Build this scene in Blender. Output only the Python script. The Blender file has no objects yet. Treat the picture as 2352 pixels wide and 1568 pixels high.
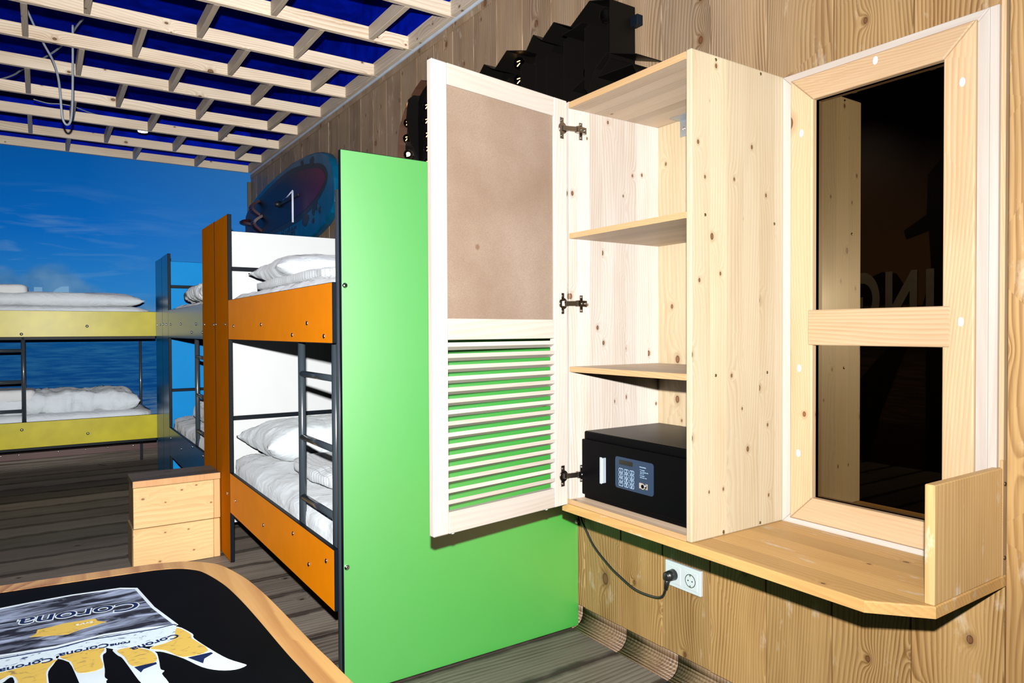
import bpy, bmesh, math, random
from mathutils import Vector, Matrix, noise, Euler
random.seed(7)
PI = math.pi
SC = bpy.context.scene
COL = SC.collection

# ------------------------------------------------------------------ camera
FPX = 1607.9
YAW, PIT, ROL = 0.591862117, 0.0157279185, -0.00414326273
CAM = Vector((-1.73, 0.0, 1.155))
cy_, sy_, cp_, sp_ = math.cos(YAW), math.sin(YAW), math.cos(PIT), math.sin(PIT)
FW = Vector((sy_*cp_, cy_*cp_, -sp_))
RT0 = Vector((cy_, -sy_, 0)); UP0 = RT0.cross(FW)
RT = math.cos(ROL)*RT0 + math.sin(ROL)*UP0
UP = -math.sin(ROL)*RT0 + math.cos(ROL)*UP0
cam = bpy.data.cameras.new('camera'); camo = bpy.data.objects.new('camera', cam); COL.objects.link(camo)
cam.sensor_width = 36; cam.lens = FPX/2352*36; cam.clip_start = 0.02
m = Matrix((RT, UP, -FW)).transposed().to_4x4(); m.translation = CAM
camo.matrix_world = m
SC.camera = camo
def ray(x, y): return FW*FPX + RT*(x-1176) - UP*(y-784)
def on(ax, c, x, y):
    d = ray(x, y); return CAM + d*((c-CAM[ax])/d[ax])

# ------------------------------------------------------------------ world, flash, exposure
w = bpy.data.worlds.new('world'); SC.world = w; w.use_nodes = True
w.node_tree.nodes['Background'].inputs[0].default_value = (0.35, 0.5, 1.0, 1)
w.node_tree.nodes['Background'].inputs[1].default_value = 0.02
SC.view_settings.view_transform = 'Standard'; SC.view_settings.look = 'None'
SC.view_settings.exposure = 0.0; SC.view_settings.gamma = 1.0; SC.view_settings.use_curve_mapping = False
SC.cycles.max_bounces = 6; SC.cycles.diffuse_bounces = 1; SC.cycles.glossy_bounces = 4
SC.cycles.caustics_reflective = False; SC.cycles.caustics_refractive = False
SC.cycles.sample_clamp_indirect = 3.0
fl = bpy.data.lights.new('camera_flash', 'SPOT'); flo = bpy.data.objects.new('camera_flash', fl); COL.objects.link(flo)
fl.energy = 2000; fl.shadow_soft_size = 0.014; fl.spot_size = math.radians(138); fl.spot_blend = 1.0
fl.color = (1.0, 0.98, 0.95)
flo.location = (-1.746, -0.02, 1.302)
flo.rotation_euler = (Vector((0.52, 0.85, 0.0))).to_track_quat('-Z', 'Y').to_euler()
fl.use_nodes = True
nt = fl.node_tree; em = nt.nodes['Emission']; lf = nt.nodes.new('ShaderNodeLightFalloff')
lf.inputs['Strength'].default_value = 1.0; lf.inputs['Smooth'].default_value = 10.0
nt.links.new(lf.outputs['Quadratic'], em.inputs['Strength'])

for yy in (2.0, 3.6, 5.2):  # unseen fill spots, added so the left mural shows in the window glass
    sl = bpy.data.lights.new('mural_fill_spot', 'SPOT'); so_ = bpy.data.objects.new('mural_fill_spot', sl); COL.objects.link(so_)
    sl.energy = 30; sl.shadow_soft_size = 0.04; sl.spot_size = math.radians(110); sl.spot_blend = 1.0; sl.color = (1, 0.95, 0.85)
    so_.location = (-3.5, yy, 3.1); so_.rotation_euler = Vector((-0.55, 0, -1.0)).to_track_quat('-Z', 'Y').to_euler()

# ------------------------------------------------------------------ tagging
def tag(o, label=None, cat=None, group=None, kind=None):
    if label: o['label'] = label
    if cat: o['category'] = cat
    if group: o['group'] = group
    if kind: o['kind'] = kind
    return o
def thing(name, label, cat, loc=(0, 0, 0), group=None, parent=None):
    o = bpy.data.objects.new(name, None); o.empty_display_size = 0.05; COL.objects.link(o)
    o.location = loc; tag(o, label, cat, group)
    o.parent = parent
    return o
def wpos(o):
    p = Vector(o.location); q = o.parent
    while q: p = p + Vector(q.location); q = q.parent
    return p

# ------------------------------------------------------------------ mesh builder
class MB:
    def __init__(s): s.bm = bmesh.new(); s.mi = 0
    def _set(s, faces):
        for f in faces: f.material_index = s.mi
    def box(s, x0, x1, y0, y1, z0, z1, bev=0.0, seg=1, mi2=None, ax=None):
        c = Vector(((x0+x1)/2, (y0+y1)/2, (z0+z1)/2))
        r = bmesh.ops.create_cube(s.bm, size=1.0, matrix=Matrix.Translation(c) @ Matrix.Diagonal((abs(x1-x0), abs(y1-y0), abs(z1-z0), 1)))
        fs = set(f for v in r['verts'] for f in v.link_faces)
        if bev > 0:
            es = set(e for f in fs for e in f.edges)
            rr = bmesh.ops.bevel(s.bm, geom=list(es), offset=bev, segments=seg, profile=0.5, affect='EDGES')
            fs = set(rr['faces']) | set(f for f in fs if f.is_valid)
            vs = set(v for f in fs for v in f.verts); fs = set(f for v in vs for f in v.link_faces)
        for f in fs:
            f.material_index = s.mi
            if mi2 is not None:
                f.normal_update()
                if abs(f.normal[ax]) < 0.99: f.material_index = mi2
        return s
    def quad(s, pts):
        f = s.bm.faces.new([s.bm.verts.new(p) for p in pts]); f.material_index = s.mi; return s
    def cyl(s, p0, p1, r, seg=12, r2=None, caps=True):
        p0 = Vector(p0); p1 = Vector(p1); d = p1-p0
        M = Matrix.Translation((p0+p1)/2) @ d.to_track_quat('Z', 'Y').to_matrix().to_4x4()
        g = bmesh.ops.create_cone(s.bm, cap_ends=caps, segments=seg, radius1=r, radius2=r if r2 is None else r2, depth=d.length, matrix=M)
        fs = set(f for v in g['verts'] for f in v.link_faces)
        for f in fs:
            f.material_index = s.mi
            f.smooth = len(f.verts) == 4
        return s
    def sph(s, c, r, sc=(1, 1, 1), u=10, v=7):
        g = bmesh.ops.create_uvsphere(s.bm, u_segments=u, v_segments=v, radius=r, matrix=Matrix.Translation(c) @ Matrix.Diagonal((*sc, 1)))
        for f in set(f for v_ in g['verts'] for f in v_.link_faces): f.material_index = s.mi; f.smooth = True
        return s
    def tube(s, pts, r, seg=8):
        pts = [Vector(p) for p in pts]; rings = []
        up = Vector((0.13, 0.2, 1))
        for i, p in enumerate(pts):
            d = (pts[min(i+1, len(pts)-1)] - pts[max(i-1, 0)]).normalized()
            a = d.cross(up)
            if a.length < 1e-3: a = d.cross(Vector((1, 0, 0)))
            a.normalize(); b = d.cross(a)
            rings.append([s.bm.verts.new(p + r*(math.cos(t)*a + math.sin(t)*b)) for t in [2*PI*k/seg for k in range(seg)]])
        for i in range(len(rings)-1):
            for k in range(seg):
                f = s.bm.faces.new([rings[i][k], rings[i][(k+1) % seg], rings[i+1][(k+1) % seg], rings[i+1][k]]); f.smooth = True; f.material_index = s.mi
        for rg in (rings[0], rings[-1]):
            f = s.bm.faces.new(rg); f.material_index = s.mi
        return s
    def prism(s, pts, vec, bev=0.0):
        """extrude closed polygon pts (3-D) along vec"""
        vec = Vector(vec); a = [s.bm.verts.new(p) for p in pts]; b = [s.bm.verts.new(Vector(p)+vec) for p in pts]
        n = len(pts); fs = [s.bm.faces.new(a), s.bm.faces.new(b[::-1])]
        for i in range(n): fs.append(s.bm.faces.new([a[i], b[i], b[(i+1) % n], a[(i+1) % n]]))
        s._set(fs)
        bmesh.ops.recalc_face_normals(s.bm, faces=fs)
        if bev:
            es = [e for e in fs[1].edges]
            bmesh.ops.bevel(s.bm, geom=es, offset=bev, segments=3, profile=0.5, affect='EDGES')
        return s
    def wall(s, pts, vec, closed=False):
        vec = Vector(vec); n = len(pts)
        for i in range(n if closed else n-1):
            p, q = Vector(pts[i]), Vector(pts[(i+1) % n])
            s.quad([p, q, q+vec, p+vec])
        return s
    def build(s, name, mats, parent=None, origin=None, solid=0, smooth=False):
        me = bpy.data.meshes.new(name)
        if origin is None:
            vs = [v.co for v in s.bm.verts]
            lo = Vector([min(v[i] for v in vs) for i in range(3)]); hi = Vector([max(v[i] for v in vs) for i in range(3)])
            origin = (lo+hi)/2
        origin = Vector(origin)
        bmesh.ops.translate(s.bm, verts=s.bm.verts, vec=-origin)
        bmesh.ops.recalc_face_normals(s.bm, faces=s.bm.faces)
        if smooth:
            for f in s.bm.faces: f.smooth = True
        s.bm.to_mesh(me); s.bm.free()
        if not isinstance(mats, (list, tuple)): mats = [mats]
        for mm in mats: me.materials.append(mm)
        o = bpy.data.objects.new(name, me); COL.objects.link(o)
        if parent is not None:
            o.parent = parent; o.location = origin - wpos(parent)
        else: o.location = origin
        if solid:
            md = o.modifiers.new('thickness', 'SOLIDIFY'); md.thickness = solid; md.offset = 0
        return o
def bx(name, x0, x1, y0, y1, z0, z1, mat, parent=None, bev=0.0015, **k):
    return MB().box(x0, x1, y0, y1, z0, z1, bev, **k).build(name, mat, parent)

# ------------------------------------------------------------------ materials
def newmat(name):
    mt = bpy.data.materials.new(name); mt.use_nodes = True
    return mt, mt.node_tree, mt.node_tree.nodes['Principled BSDF']
class NT:
    def __init__(s, nt): s.nt = nt
    def n(s, t, **k):
        o = s.nt.nodes.new(t)
        for a, b in k.items(): setattr(o, a, b)
        return o
    def l(s, a, b): s.nt.links.new(a, b)
    def inp(s, sock, v):
        if isinstance(v, (int, float)): sock.default_value = v
        elif isinstance(v, (tuple, list)): sock.default_value = v
        else: s.l(v, sock)
    def math(s, op, a, b=0.0, c=0.0, clamp=False):
        o = s.n('ShaderNodeMath', operation=op, use_clamp=clamp); s.inp(o.inputs[0], a); s.inp(o.inputs[1], b)
        if len(o.inputs) > 2: s.inp(o.inputs[2], c)
        return o.outputs[0]
    def comb(s, x, y, z):
        o = s.n('ShaderNodeCombineXYZ'); s.inp(o.inputs[0], x); s.inp(o.inputs[1], y); s.inp(o.inputs[2], z); return o.outputs[0]
    def mix(s, f, a, b, bt='MIX'):
        o = s.n('ShaderNodeMix', data_type='RGBA', blend_type=bt); s.inp(o.inputs[0], f); s.inp(o.inputs[6], a); s.inp(o.inputs[7], b); return o.outputs[2]
    def mr(s, v, a, b, c=0.0, d=1.0, smooth=False):
        o = s.n('ShaderNodeMapRange'); 
        if smooth: o.interpolation_type = 'SMOOTHSTEP'
        s.inp(o.inputs[0], v); o.inputs[1].default_value = a; o.inputs[2].default_value = b; o.inputs[3].default_value = c; o.inputs[4].default_value = d; return o.outputs[0]
    def noise(s, vec, scale, detail=2.0, rough=0.5, dist=0.0):
        o = s.n('ShaderNodeTexNoise'); s.inp(o.inputs['Vector'], vec); o.inputs['Scale'].default_value = scale
        o.inputs['Detail'].default_value = detail; o.inputs['Roughness'].default_value = rough; o.inputs['Distortion'].default_value = dist
        return o.outputs['Fac']
    def bump(s, h, strength, dist, bsdf):
        o = s.n('ShaderNodeBump'); o.inputs['Strength'].default_value = strength; o.inputs['Distance'].default_value = dist
        s.l(h, o.inputs['Height']); s.l(o.outputs[0], bsdf.inputs['Normal']); return o
def c4(c): return (c[0], c[1], c[2], 1)
def srgb(r, g, b):
    f = lambda v: (v/255/12.92) if v/255 <= 0.04045 else ((v/255+0.055)/1.055)**2.4
    return (f(r), f(g), f(b))
def plain(name, col, rough=0.5, metal=0.0, coat=0.0, coatr=0.1, spec=0.5, bumpn=None, emit=None, es=0, var=None):
    mt, nt, b = newmat(name); t = NT(nt)
    b.inputs['Base Color'].default_value = c4(col); b.inputs['Roughness'].default_value = rough; b.inputs['Metallic'].default_value = metal
    b.inputs['Coat Weight'].default_value = coat; b.inputs['Coat Roughness'].default_value = coatr; b.inputs['Specular IOR Level'].default_value = spec
    tc = t.n('ShaderNodeTexCoord')
    nz = t.noise(tc.outputs['Object'], 9.0, 4.0)
    v = 0.12 if var is None else var
    k = t.mr(nz, 0.3, 0.7, 1-v, 1+v*0.4)
    hs = t.n('ShaderNodeHueSaturation'); hs.inputs['Color'].default_value = c4(col); t.l(k, hs.inputs['Value']); t.l(hs.outputs[0], b.inputs['Base Color'])
    if bumpn: t.bump(t.noise(tc.outputs['Object'], bumpn[0], 3.0), bumpn[1], bumpn[2], b)
    if emit: b.inputs['Emission Color'].default_value = c4(emit); b.inputs['Emission Strength'].default_value = es
    return mt
def wood(name, light, dark, axis=2, rings=55.0, knot=True, rough=0.5, var=0.14, lam=None, coat=0.0, knotcol=(0.12, 0.05, 0.02), kgate=0.45,
         contrast=0.55, white=0.0, ksc=1.0, upper_tone=None, fiber=0.25, edge=None):
    mt, nt, b = newmat(name); t = NT(nt)
    tc = t.n('ShaderNodeTexCoord'); oi = t.n('ShaderNodeObjectInfo')
    sep = t.n('ShaderNodeSeparateXYZ'); t.l(tc.outputs['Object'], sep.inputs[0])
    rnd = oi.outputs['Random']
    ax = [sep.outputs[i] for i in range(3)]
    L = ax[axis]; A, B = [ax[i] for i in range(3) if i != axis]
    off = t.math('MULTIPLY', rnd, 41.0)
    bright = t.mr(rnd, 0, 1, 1-var, 1+var*0.6)
    if lam:
        la, lw = lam
        cell = t.math('FLOOR', t.math('ADD', t.math('DIVIDE', ax[la], lw), off))
        wn = t.n('ShaderNodeTexWhiteNoise', noise_dimensions='1D'); t.l(cell, wn.inputs['W'])
        off = t.math('ADD', off, t.math('MULTIPLY', wn.outputs['Value'], 23.0))
        bright = t.math('MULTIPLY', bright, t.mr(wn.outputs['Value'], 0, 1, 0.84, 1.08))
    L2 = t.math('ADD', L, off); A2 = t.math('ADD', A, t.math('MULTIPLY', off, 0.37)); B2 = t.math('ADD', B, t.math('MULTIPLY', off, 0.19))
    warp = t.noise(t.comb(t.math('MULTIPLY', L2, 0.75), t.math('MULTIPLY', A2, 3.2), t.math('MULTIPLY', B2, 3.2)), 1.0, 1.0)
    r = t.math('ADD', t.math('MULTIPLY', t.math('ADD', A2, t.math('MULTIPLY', B2, 0.8)), rings), t.math('MULTIPLY', warp, 0.17*rings))
    kn = None
    if knot:
        vo = t.n('ShaderNodeTexVoronoi', voronoi_dimensions='2D'); vo.inputs['Scale'].default_value = 1.0
        t.l(t.comb(t.math('MULTIPLY', L2, 4.6*ksc), t.math('MULTIPLY', t.math('ADD', A2, B2), 6.8*ksc), 0.0), vo.inputs['Vector'])
        sc = t.n('ShaderNodeSeparateColor'); t.l(vo.outputs['Color'], sc.inputs[0])
        gate = t.math('GREATER_THAN', sc.outputs[0], min(0.92, kgate+0.2))
        siz = t.math('ADD', 0.95, t.math('MULTIPLY', t.math('POWER', sc.outputs[1], 0.6), 2.6))
        d = t.math('ADD', t.math('MULTIPLY', vo.outputs['Distance'], siz), t.math('MULTIPLY', t.math('SUBTRACT', 1.0, gate), 5.0))
        bl = t.math('DIVIDE', 1.0, t.math('ADD', 1.0, t.math('POWER', t.math('MULTIPLY', d, 5.0), 2.0)))
        r = t.math('ADD', r, t.math('MULTIPLY', bl, 4.0))
        kn = t.mr(d, 0.075, 0.11, 1.0, 0.0, True)
        halo = t.mr(d, 0.10, 0.26, 0.5, 0.0, True)
        kring = t.math('MULTIPLY', t.mr(d, 0.06, 0.085, 0.0, 1.0), kn)
    fr_ = t.math('FRACT', r)
    ln = t.math('MULTIPLY', t.mr(fr_, 0.15, 0.86, 0.0, 1.0, True), t.mr(fr_, 0.88, 1.0, 1.0, 0.0))
    fib = t.noise(t.comb(t.math('MULTIPLY', L2, 6.0), t.math('MULTIPLY', A2, 260.0), t.math('MULTIPLY', B2, 260.0)), 1.0, 2.0, 0.6)
    blot = t.noise(t.comb(t.math('MULTIPLY', L2, 1.1), t.math('MULTIPLY', A2, 5.0), t.math('MULTIPLY', B2, 5.0)), 1.7, 3.0)
    lv = t.noise(t.comb(t.math('MULTIPLY', L2, 0.8), t.math('MULTIPLY', A2, 12.0), t.math('MULTIPLY', B2, 12.0)), 1.0, 2.0)
    ln = t.math('MULTIPLY', ln, t.mr(lv, 0.3, 0.65, 0.25, 1.0))
    f = t.math('ADD', t.math('MULTIPLY', ln, contrast), t.math('MULTIPLY', t.mr(fib, 0.35, 0.75, 0, 1), fiber), clamp=True)
    f = t.math('ADD', f, t.mr(blot, 0.45, 0.75, 0.0, 0.35), clamp=True)
    col = t.mix(f, c4(light), c4(dark))
    if upper_tone:  # mixes in a second colour pair, stronger higher up and further along
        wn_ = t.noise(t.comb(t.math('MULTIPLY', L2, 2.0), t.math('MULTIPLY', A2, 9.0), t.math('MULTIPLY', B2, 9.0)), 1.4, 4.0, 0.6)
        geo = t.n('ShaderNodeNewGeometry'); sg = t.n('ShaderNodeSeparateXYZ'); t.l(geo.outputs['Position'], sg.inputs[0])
        hz = t.mr(sg.outputs[2], upper_tone[0], upper_tone[1], 0.0, 1.0, True)
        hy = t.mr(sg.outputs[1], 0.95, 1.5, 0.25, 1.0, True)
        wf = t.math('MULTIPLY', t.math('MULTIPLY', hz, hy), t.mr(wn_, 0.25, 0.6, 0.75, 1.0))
        col = t.mix(wf, col, t.mix(f, c4(upper_tone[2]), c4(upper_tone[3])))
    if knot:
        col = t.mix(halo, col, c4([dark[i]*0.8 for i in range(3)]))
        col = t.mix(kn, col, c4([0.15*dark[i]+0.85*knotcol[i] for i in range(3)]))
        col = t.mix(kring, col, c4([k*0.35 for k in knotcol]))
    if white > 0:
        wz = t.noise(t.comb(t.math('MULTIPLY', L2, 3.0), t.math('MULTIPLY', A2, 8.0), t.math('MULTIPLY', B2, 8.0)), 2.2, 5.0, 0.65)
        col = t.mix(t.mr(wz, 0.6, 0.7, 0.0, white), col, (0.62, 0.58, 0.5, 1))
    if edge:
        e = t.math('ABSOLUTE', ax[edge[0]])
        nzz = t.noise(t.comb(t.math('MULTIPLY', L2, 3.0), A2, B2), 3.0, 4.0)
        e = t.math('ADD', e, t.math('MULTIPLY', t.math('SUBTRACT', nzz, 0.5), 0.05))
        col = t.mix(t.mr(e, edge[1], edge[2], 0.0, 0.85, True), col, c4(edge[3]))
    hs = t.n('ShaderNodeHueSaturation'); t.l(col, hs.inputs['Color']); t.l(bright, hs.inputs['Value'])
    t.l(hs.outputs[0], b.inputs['Base Color'])
    b.inputs['Roughness'].default_value = rough; b.inputs['Coat Weight'].default_value = coat; b.inputs['Coat Roughness'].default_value = 0.25
    b.inputs['Specular IOR Level'].default_value = 0.35
    t.bump(t.math('ADD', fib, t.math('MULTIPLY', ln, -0.4)), 0.12, 0.0015, b)
    return mt

M = {}
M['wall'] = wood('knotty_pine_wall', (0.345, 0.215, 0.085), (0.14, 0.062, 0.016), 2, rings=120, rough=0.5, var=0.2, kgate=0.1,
                 upper_tone=(0.95, 1.8, (0.28, 0.20, 0.13), (0.11, 0.068, 0.037)), white=0.25, contrast=0.75, ksc=0.9)
M['pine_y'] = wood('yellow_pine_frame', (0.42, 0.30, 0.185), (0.29, 0.165, 0.075), 2, rings=170, knotcol=(0.14, 0.05, 0.025), contrast=0.45, kgate=0.35, fiber=0.2)
M['pine_yh'] = wood('yellow_pine_rail', (0.42, 0.30, 0.185), (0.29, 0.165, 0.075), 1, rings=170, knotcol=(0.14, 0.05, 0.025), contrast=0.45, kgate=0.35, fiber=0.2)
M['wash'] = wood('whitewashed_pine', (0.40, 0.365, 0.335), (0.32, 0.25, 0.2), 2, rings=50, knotcol=(0.2, 0.1, 0.06), contrast=0.35, kgate=0.7, fiber=0.15)
M['washh'] = wood('whitewashed_pine_rail', (0.40, 0.365, 0.335), (0.32, 0.25, 0.2), 1, rings=50, knotcol=(0.2, 0.1, 0.06), contrast=0.35, kgate=0.8, fiber=0.15)
M['door'] = wood('door_stile_pine', (0.50, 0.46, 0.42), (0.36, 0.285, 0.225), 2, rings=100, knotcol=(0.2, 0.07, 0.04), contrast=0.28, kgate=0.85, fiber=0.12)
M['doorh'] = wood('door_rail_pine', (0.47, 0.425, 0.38), (0.35, 0.27, 0.205), 0, rings=100, knotcol=(0.2, 0.07, 0.04), contrast=0.28, kgate=0.9, fiber=0.12)
M['cabside'] = wood('laminated_pine_side', (0.47, 0.40, 0.285), (0.33, 0.225, 0.115), 2, rings=90, lam=(0, 0.066), contrast=0.32, kgate=0.2, ksc=1.7, fiber=0.15, coat=0.15)
M['cabin'] = wood('laminated_pine_inner', (0.46, 0.42, 0.38), (0.31, 0.225, 0.165), 2, rings=90, lam=(0, 0.05), contrast=0.4, kgate=0.25, ksc=1.6, fiber=0.2)
M['shelfw'] = wood('laminated_pine_shelf', (0.60, 0.47, 0.35), (0.42, 0.28, 0.17), 1, rings=90, lam=(0, 0.045), contrast=0.35, kgate=0.45, ksc=1.3, fiber=0.2)
M['edgew'] = wood('shelf_front_edge', (0.42, 0.28, 0.145), (0.30, 0.16, 0.065), 1, rings=220, knot=False, contrast=0.45, fiber=0.2)
M['desk'] = wood('worn_pine_worktop', (0.56, 0.34, 0.125), (0.36, 0.18, 0.055), 1, rings=80, lam=(0, 0.07), contrast=0.35, kgate=0.3, white=0.55, ksc=1.4, fiber=0.2)
M['backb'] = wood('cabinet_back_pine', (0.38, 0.31, 0.205), (0.27, 0.18, 0.095), 2, rings=60, contrast=0.4, kgate=0.25, ksc=1.4)
M['beam'] = wood('pale_lattice_beam', (0.72, 0.62, 0.49), (0.42, 0.29, 0.17), 0, rings=90, contrast=0.5, kgate=0.3, rough=0.55, ksc=1.2)
M['block'] = wood('pale_lattice_block', (0.52, 0.44, 0.35), (0.30, 0.21, 0.13), 1, rings=90, contrast=0.5, kgate=0.5, rough=0.6)
M['floor'] = wood('printed_plank_floor', (0.23, 0.20, 0.17), (0.075, 0.055, 0.04), 0, rings=45, contrast=0.55, kgate=0.6, rough=0.6, var=0.45, fiber=0.4,
                  knotcol=(0.01, 0.006, 0.004), ksc=0.8, edge=(1, 0.088, 0.118, (0.012, 0.006, 0.004)))
M['cove'] = wood('printed_cove', (0.22, 0.15, 0.09), (0.07, 0.035, 0.018), 2, rings=90, contrast=0.6, kgate=0.6, fiber=0.5)
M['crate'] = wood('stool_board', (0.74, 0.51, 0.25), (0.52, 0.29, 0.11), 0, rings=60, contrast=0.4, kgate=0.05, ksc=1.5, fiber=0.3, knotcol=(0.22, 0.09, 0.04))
M['cratee'] = wood('stool_board_end', (0.70, 0.38, 0.17), (0.45, 0.20, 0.08), 2, rings=200, knot=False, contrast=0.4)
M['cratet'] = wood('stool_top_grey', (0.20, 0.16, 0.115), (0.06, 0.043, 0.03), 0, rings=60, contrast=0.7, kgate=0.6, fiber=0.5)
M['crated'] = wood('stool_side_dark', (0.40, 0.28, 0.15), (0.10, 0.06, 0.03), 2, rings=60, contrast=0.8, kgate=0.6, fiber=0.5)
M['tabw'] = wood('table_edge_wood', (0.50, 0.285, 0.10), (0.27, 0.105, 0.03), 1, rings=30, knot=True, kgate=0.3, contrast=0.8, rough=0.35, fiber=0.15, coat=0.3)
M['brownw'] = wood('dark_red_skirting', (0.10, 0.04, 0.035), (0.05, 0.02, 0.02), 0, rings=60, contrast=0.5, rough=0.4)

M['endb'] = wood('worn_end_board', (0.54, 0.36, 0.16), (0.34, 0.19, 0.07), 2, rings=90, contrast=0.45, kgate=0.3, white=0.6, fiber=0.3)
M['darkw'] = plain('dark_grey_wood_edge', (0.07, 0.06, 0.045), 0.6)
M['putty'] = plain('white_putty', (0.44, 0.45, 0.45), 0.7)
M['green'] = plain('green_laminate', (0.001, 0.30, 0.003), 0.6, coat=1.0, coatr=0.42, var=0.02, spec=0.8)
M['green'].node_tree.nodes['Principled BSDF'].inputs['Coat IOR'].default_value = 3.5
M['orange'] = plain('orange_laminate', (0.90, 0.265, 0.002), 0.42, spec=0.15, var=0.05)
M['orangep'] = plain('darker_orange_laminate', (0.50, 0.14, 0.003), 0.5, spec=0.0, var=0.06)  # darker copy of the rail orange, used for the post boards
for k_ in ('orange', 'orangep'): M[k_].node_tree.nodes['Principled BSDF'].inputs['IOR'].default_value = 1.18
M['blue'] = plain('dark_blue_laminate', (0.0, 0.14, 0.36), 0.22, spec=0.3, var=0.05)
M['sky'] = plain('sky_blue_laminate', (0.0, 0.25, 0.66), 0.5, var=0.04, spec=0.1)
M['yellow'] = plain('yellow_laminate', (0.47, 0.41, 0.010), 0.35, coat=0.12, coatr=0.3, spec=0.15, var=0.14)
M['whitep'] = plain('white_laminate', (0.52, 0.545, 0.555), 0.5, var=0.02)
M['edge'] = plain('black_panel_edge', (0.003, 0.006, 0.010), 0.45, spec=0.12)
M['tube'] = plain('grey_enamelled_tube', (0.032, 0.042, 0.052), 0.3, coat=0.3, coatr=0.1, var=0.03)
M['chrome'] = plain('chrome', (0.75, 0.75, 0.76), 0.16, 1.0, var=0.02)
M['nickel'] = plain('nickel_hinge', (0.42, 0.38, 0.34), 0.2, 1.0, var=0.05)
M['alu'] = plain('brushed_aluminium', (0.36, 0.42, 0.50), 0.4, 0.3)
M['zinc'] = plain('zinc_bracket', (0.45, 0.5, 0.55), 0.4, 0.9)
M['screw'] = plain('brass_screw', (0.14, 0.11, 0.05), 0.35, 0.8)
M['black'] = plain('black_satin_metal', (0.0035, 0.003, 0.0025), 0.4, var=0.05, bumpn=(300, 0.1, 0.0005), spec=0.1)
M['rim'] = plain('glow_tinted_black_metal', (0.07, 0.032, 0.018), 0.45)  # bulb glow put into the colour, brown over the black metal
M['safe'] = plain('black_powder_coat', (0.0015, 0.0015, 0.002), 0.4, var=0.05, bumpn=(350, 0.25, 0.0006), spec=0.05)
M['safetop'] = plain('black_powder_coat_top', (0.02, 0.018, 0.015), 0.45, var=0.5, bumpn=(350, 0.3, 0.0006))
M['navy'] = plain('navy_keypad', (0.012, 0.027, 0.06), 0.4, var=0.02)
M['display'] = plain('dark_display', (0.01, 0.008, 0.008), 0.2, var=0.02)
M['print'] = plain('pale_blue_print', (0.38, 0.52, 0.72), 0.5, var=0.02)
M['rubber'] = plain('black_rubber_cord', (0.008, 0.008, 0.008), 0.35, var=0.02)
M['plastic'] = plain('white_socket_plastic', (0.40, 0.45, 0.47), 0.35, var=0.02)
M['bumper'] = plain('clear_bumper', (0.55, 0.65, 0.68), 0.15, var=0.02)
M['strip'] = plain('aluminium_strip', (0.5, 0.58, 0.7), 0.4, 0.2)
M['cable'] = plain('grey_cable', (0.25, 0.28, 0.32), 0.45)
M['ceil'] = plain('deep_blue_ceiling', (0.001, 0.010, 0.36), 0.6, var=0.45, spec=0.0)
M['tabblack'] = plain('black_table_paint', (0.0015, 0.002, 0.003), 0.5, spec=0.04, var=0.3)
M['pwhite'] = plain('white_chalk_paint', (0.52, 0.60, 0.66), 0.6, var=0.08, spec=0.2)
M['pyellow'] = plain('yellow_paint', (0.50, 0.34, 0.075), 0.6, var=0.35, spec=0.2)
M['pnavy'] = plain('navy_paint', (0.004, 0.014, 0.07), 0.6, var=0.3, spec=0.2)
M['bulbw'] = plain('warm_filament', (1, 0.6, 0.2), 0.4, emit=(1.0, 0.55, 0.16), es=9.0, var=0.01)
M['bulbhot'] = plain('bright_filament', (1, 0.7, 0.4), 0.4, emit=(1.0, 0.72, 0.42), es=22.0, var=0.01)
M['lampface'] = plain('downlight_face', (1, 1, 1), 0.4, emit=(1, 0.95, 0.85), es=6.0, var=0.01)
M['teal'] = plain('teal_board', (0.0, 0.075, 0.16), 0.35, spec=0.25, var=0.3)
M['dgrip'] = plain('black_board_print', (0.006, 0.01, 0.012), 0.5)
M['strap'] = plain('dark_red_strap', (0.03, 0.004, 0.014), 0.5)
M['rope'] = plain('white_rope', (0.7, 0.75, 0.9), 0.6)
M['mural_l'] = plain('pale_mural_letter', (0.16, 0.42, 0.72), 0.6, var=0.03)
M['towel'] = plain('white_towel', (0.72, 0.74, 0.76), 0.9, bumpn=(260, 0.6, 0.004), var=0.1)

def mk_glass():
    mt, nt, b = newmat('clear_bulb_glass')
    b.inputs['Base Color'].default_value = (0.9, 0.85, 0.8, 1); b.inputs['Roughness'].default_value = 0.02
    b.inputs['Transmission Weight'].default_value = 1.0; b.inputs['IOR'].default_value = 1.12
    return mt
M['glass'] = mk_glass()
def mk_mirror():
    mt, nt, b = newmat('bronze_tinted_glass')
    b.inputs['Base Color'].default_value = (0.175, 0.135, 0.08, 1); b.inputs['Metallic'].default_value = 1.0; b.inputs['Roughness'].default_value = 0.0
    return mt
M['pane'] = mk_mirror()
def mk_mdf():
    mt, nt, b = newmat('brown_fibreboard'); t = NT(nt); tc = t.n('ShaderNodeTexCoord')
    a = t.noise(tc.outputs['Object'], 4.0, 3.0); s = t.noise(tc.outputs['Object'], 420.0, 2.0, 0.7)
    c = t.mix(t.mr(a, 0.3, 0.7), (0.20, 0.135, 0.095, 1), (0.29, 0.22, 0.17, 1))
    c = t.mix(t.mr(s, 0.35, 0.7, 0, 0.5), c, (0.14, 0.09, 0.06, 1))
    v = t.n('ShaderNodeTexVoronoi'); v.inputs['Scale'].default_value = 5.0; t.l(tc.outputs['Object'], v.inputs['Vector'])
    c = t.mix(t.mr(v.outputs['Distance'], 0.03, 0.05, 0.7, 0), c, (0.13, 0.06, 0.03, 1))
    t.l(c, b.inputs['Base Color']); b.inputs['Roughness'].default_value = 0.6
    return mt
M['mdf'] = mk_mdf()
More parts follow.
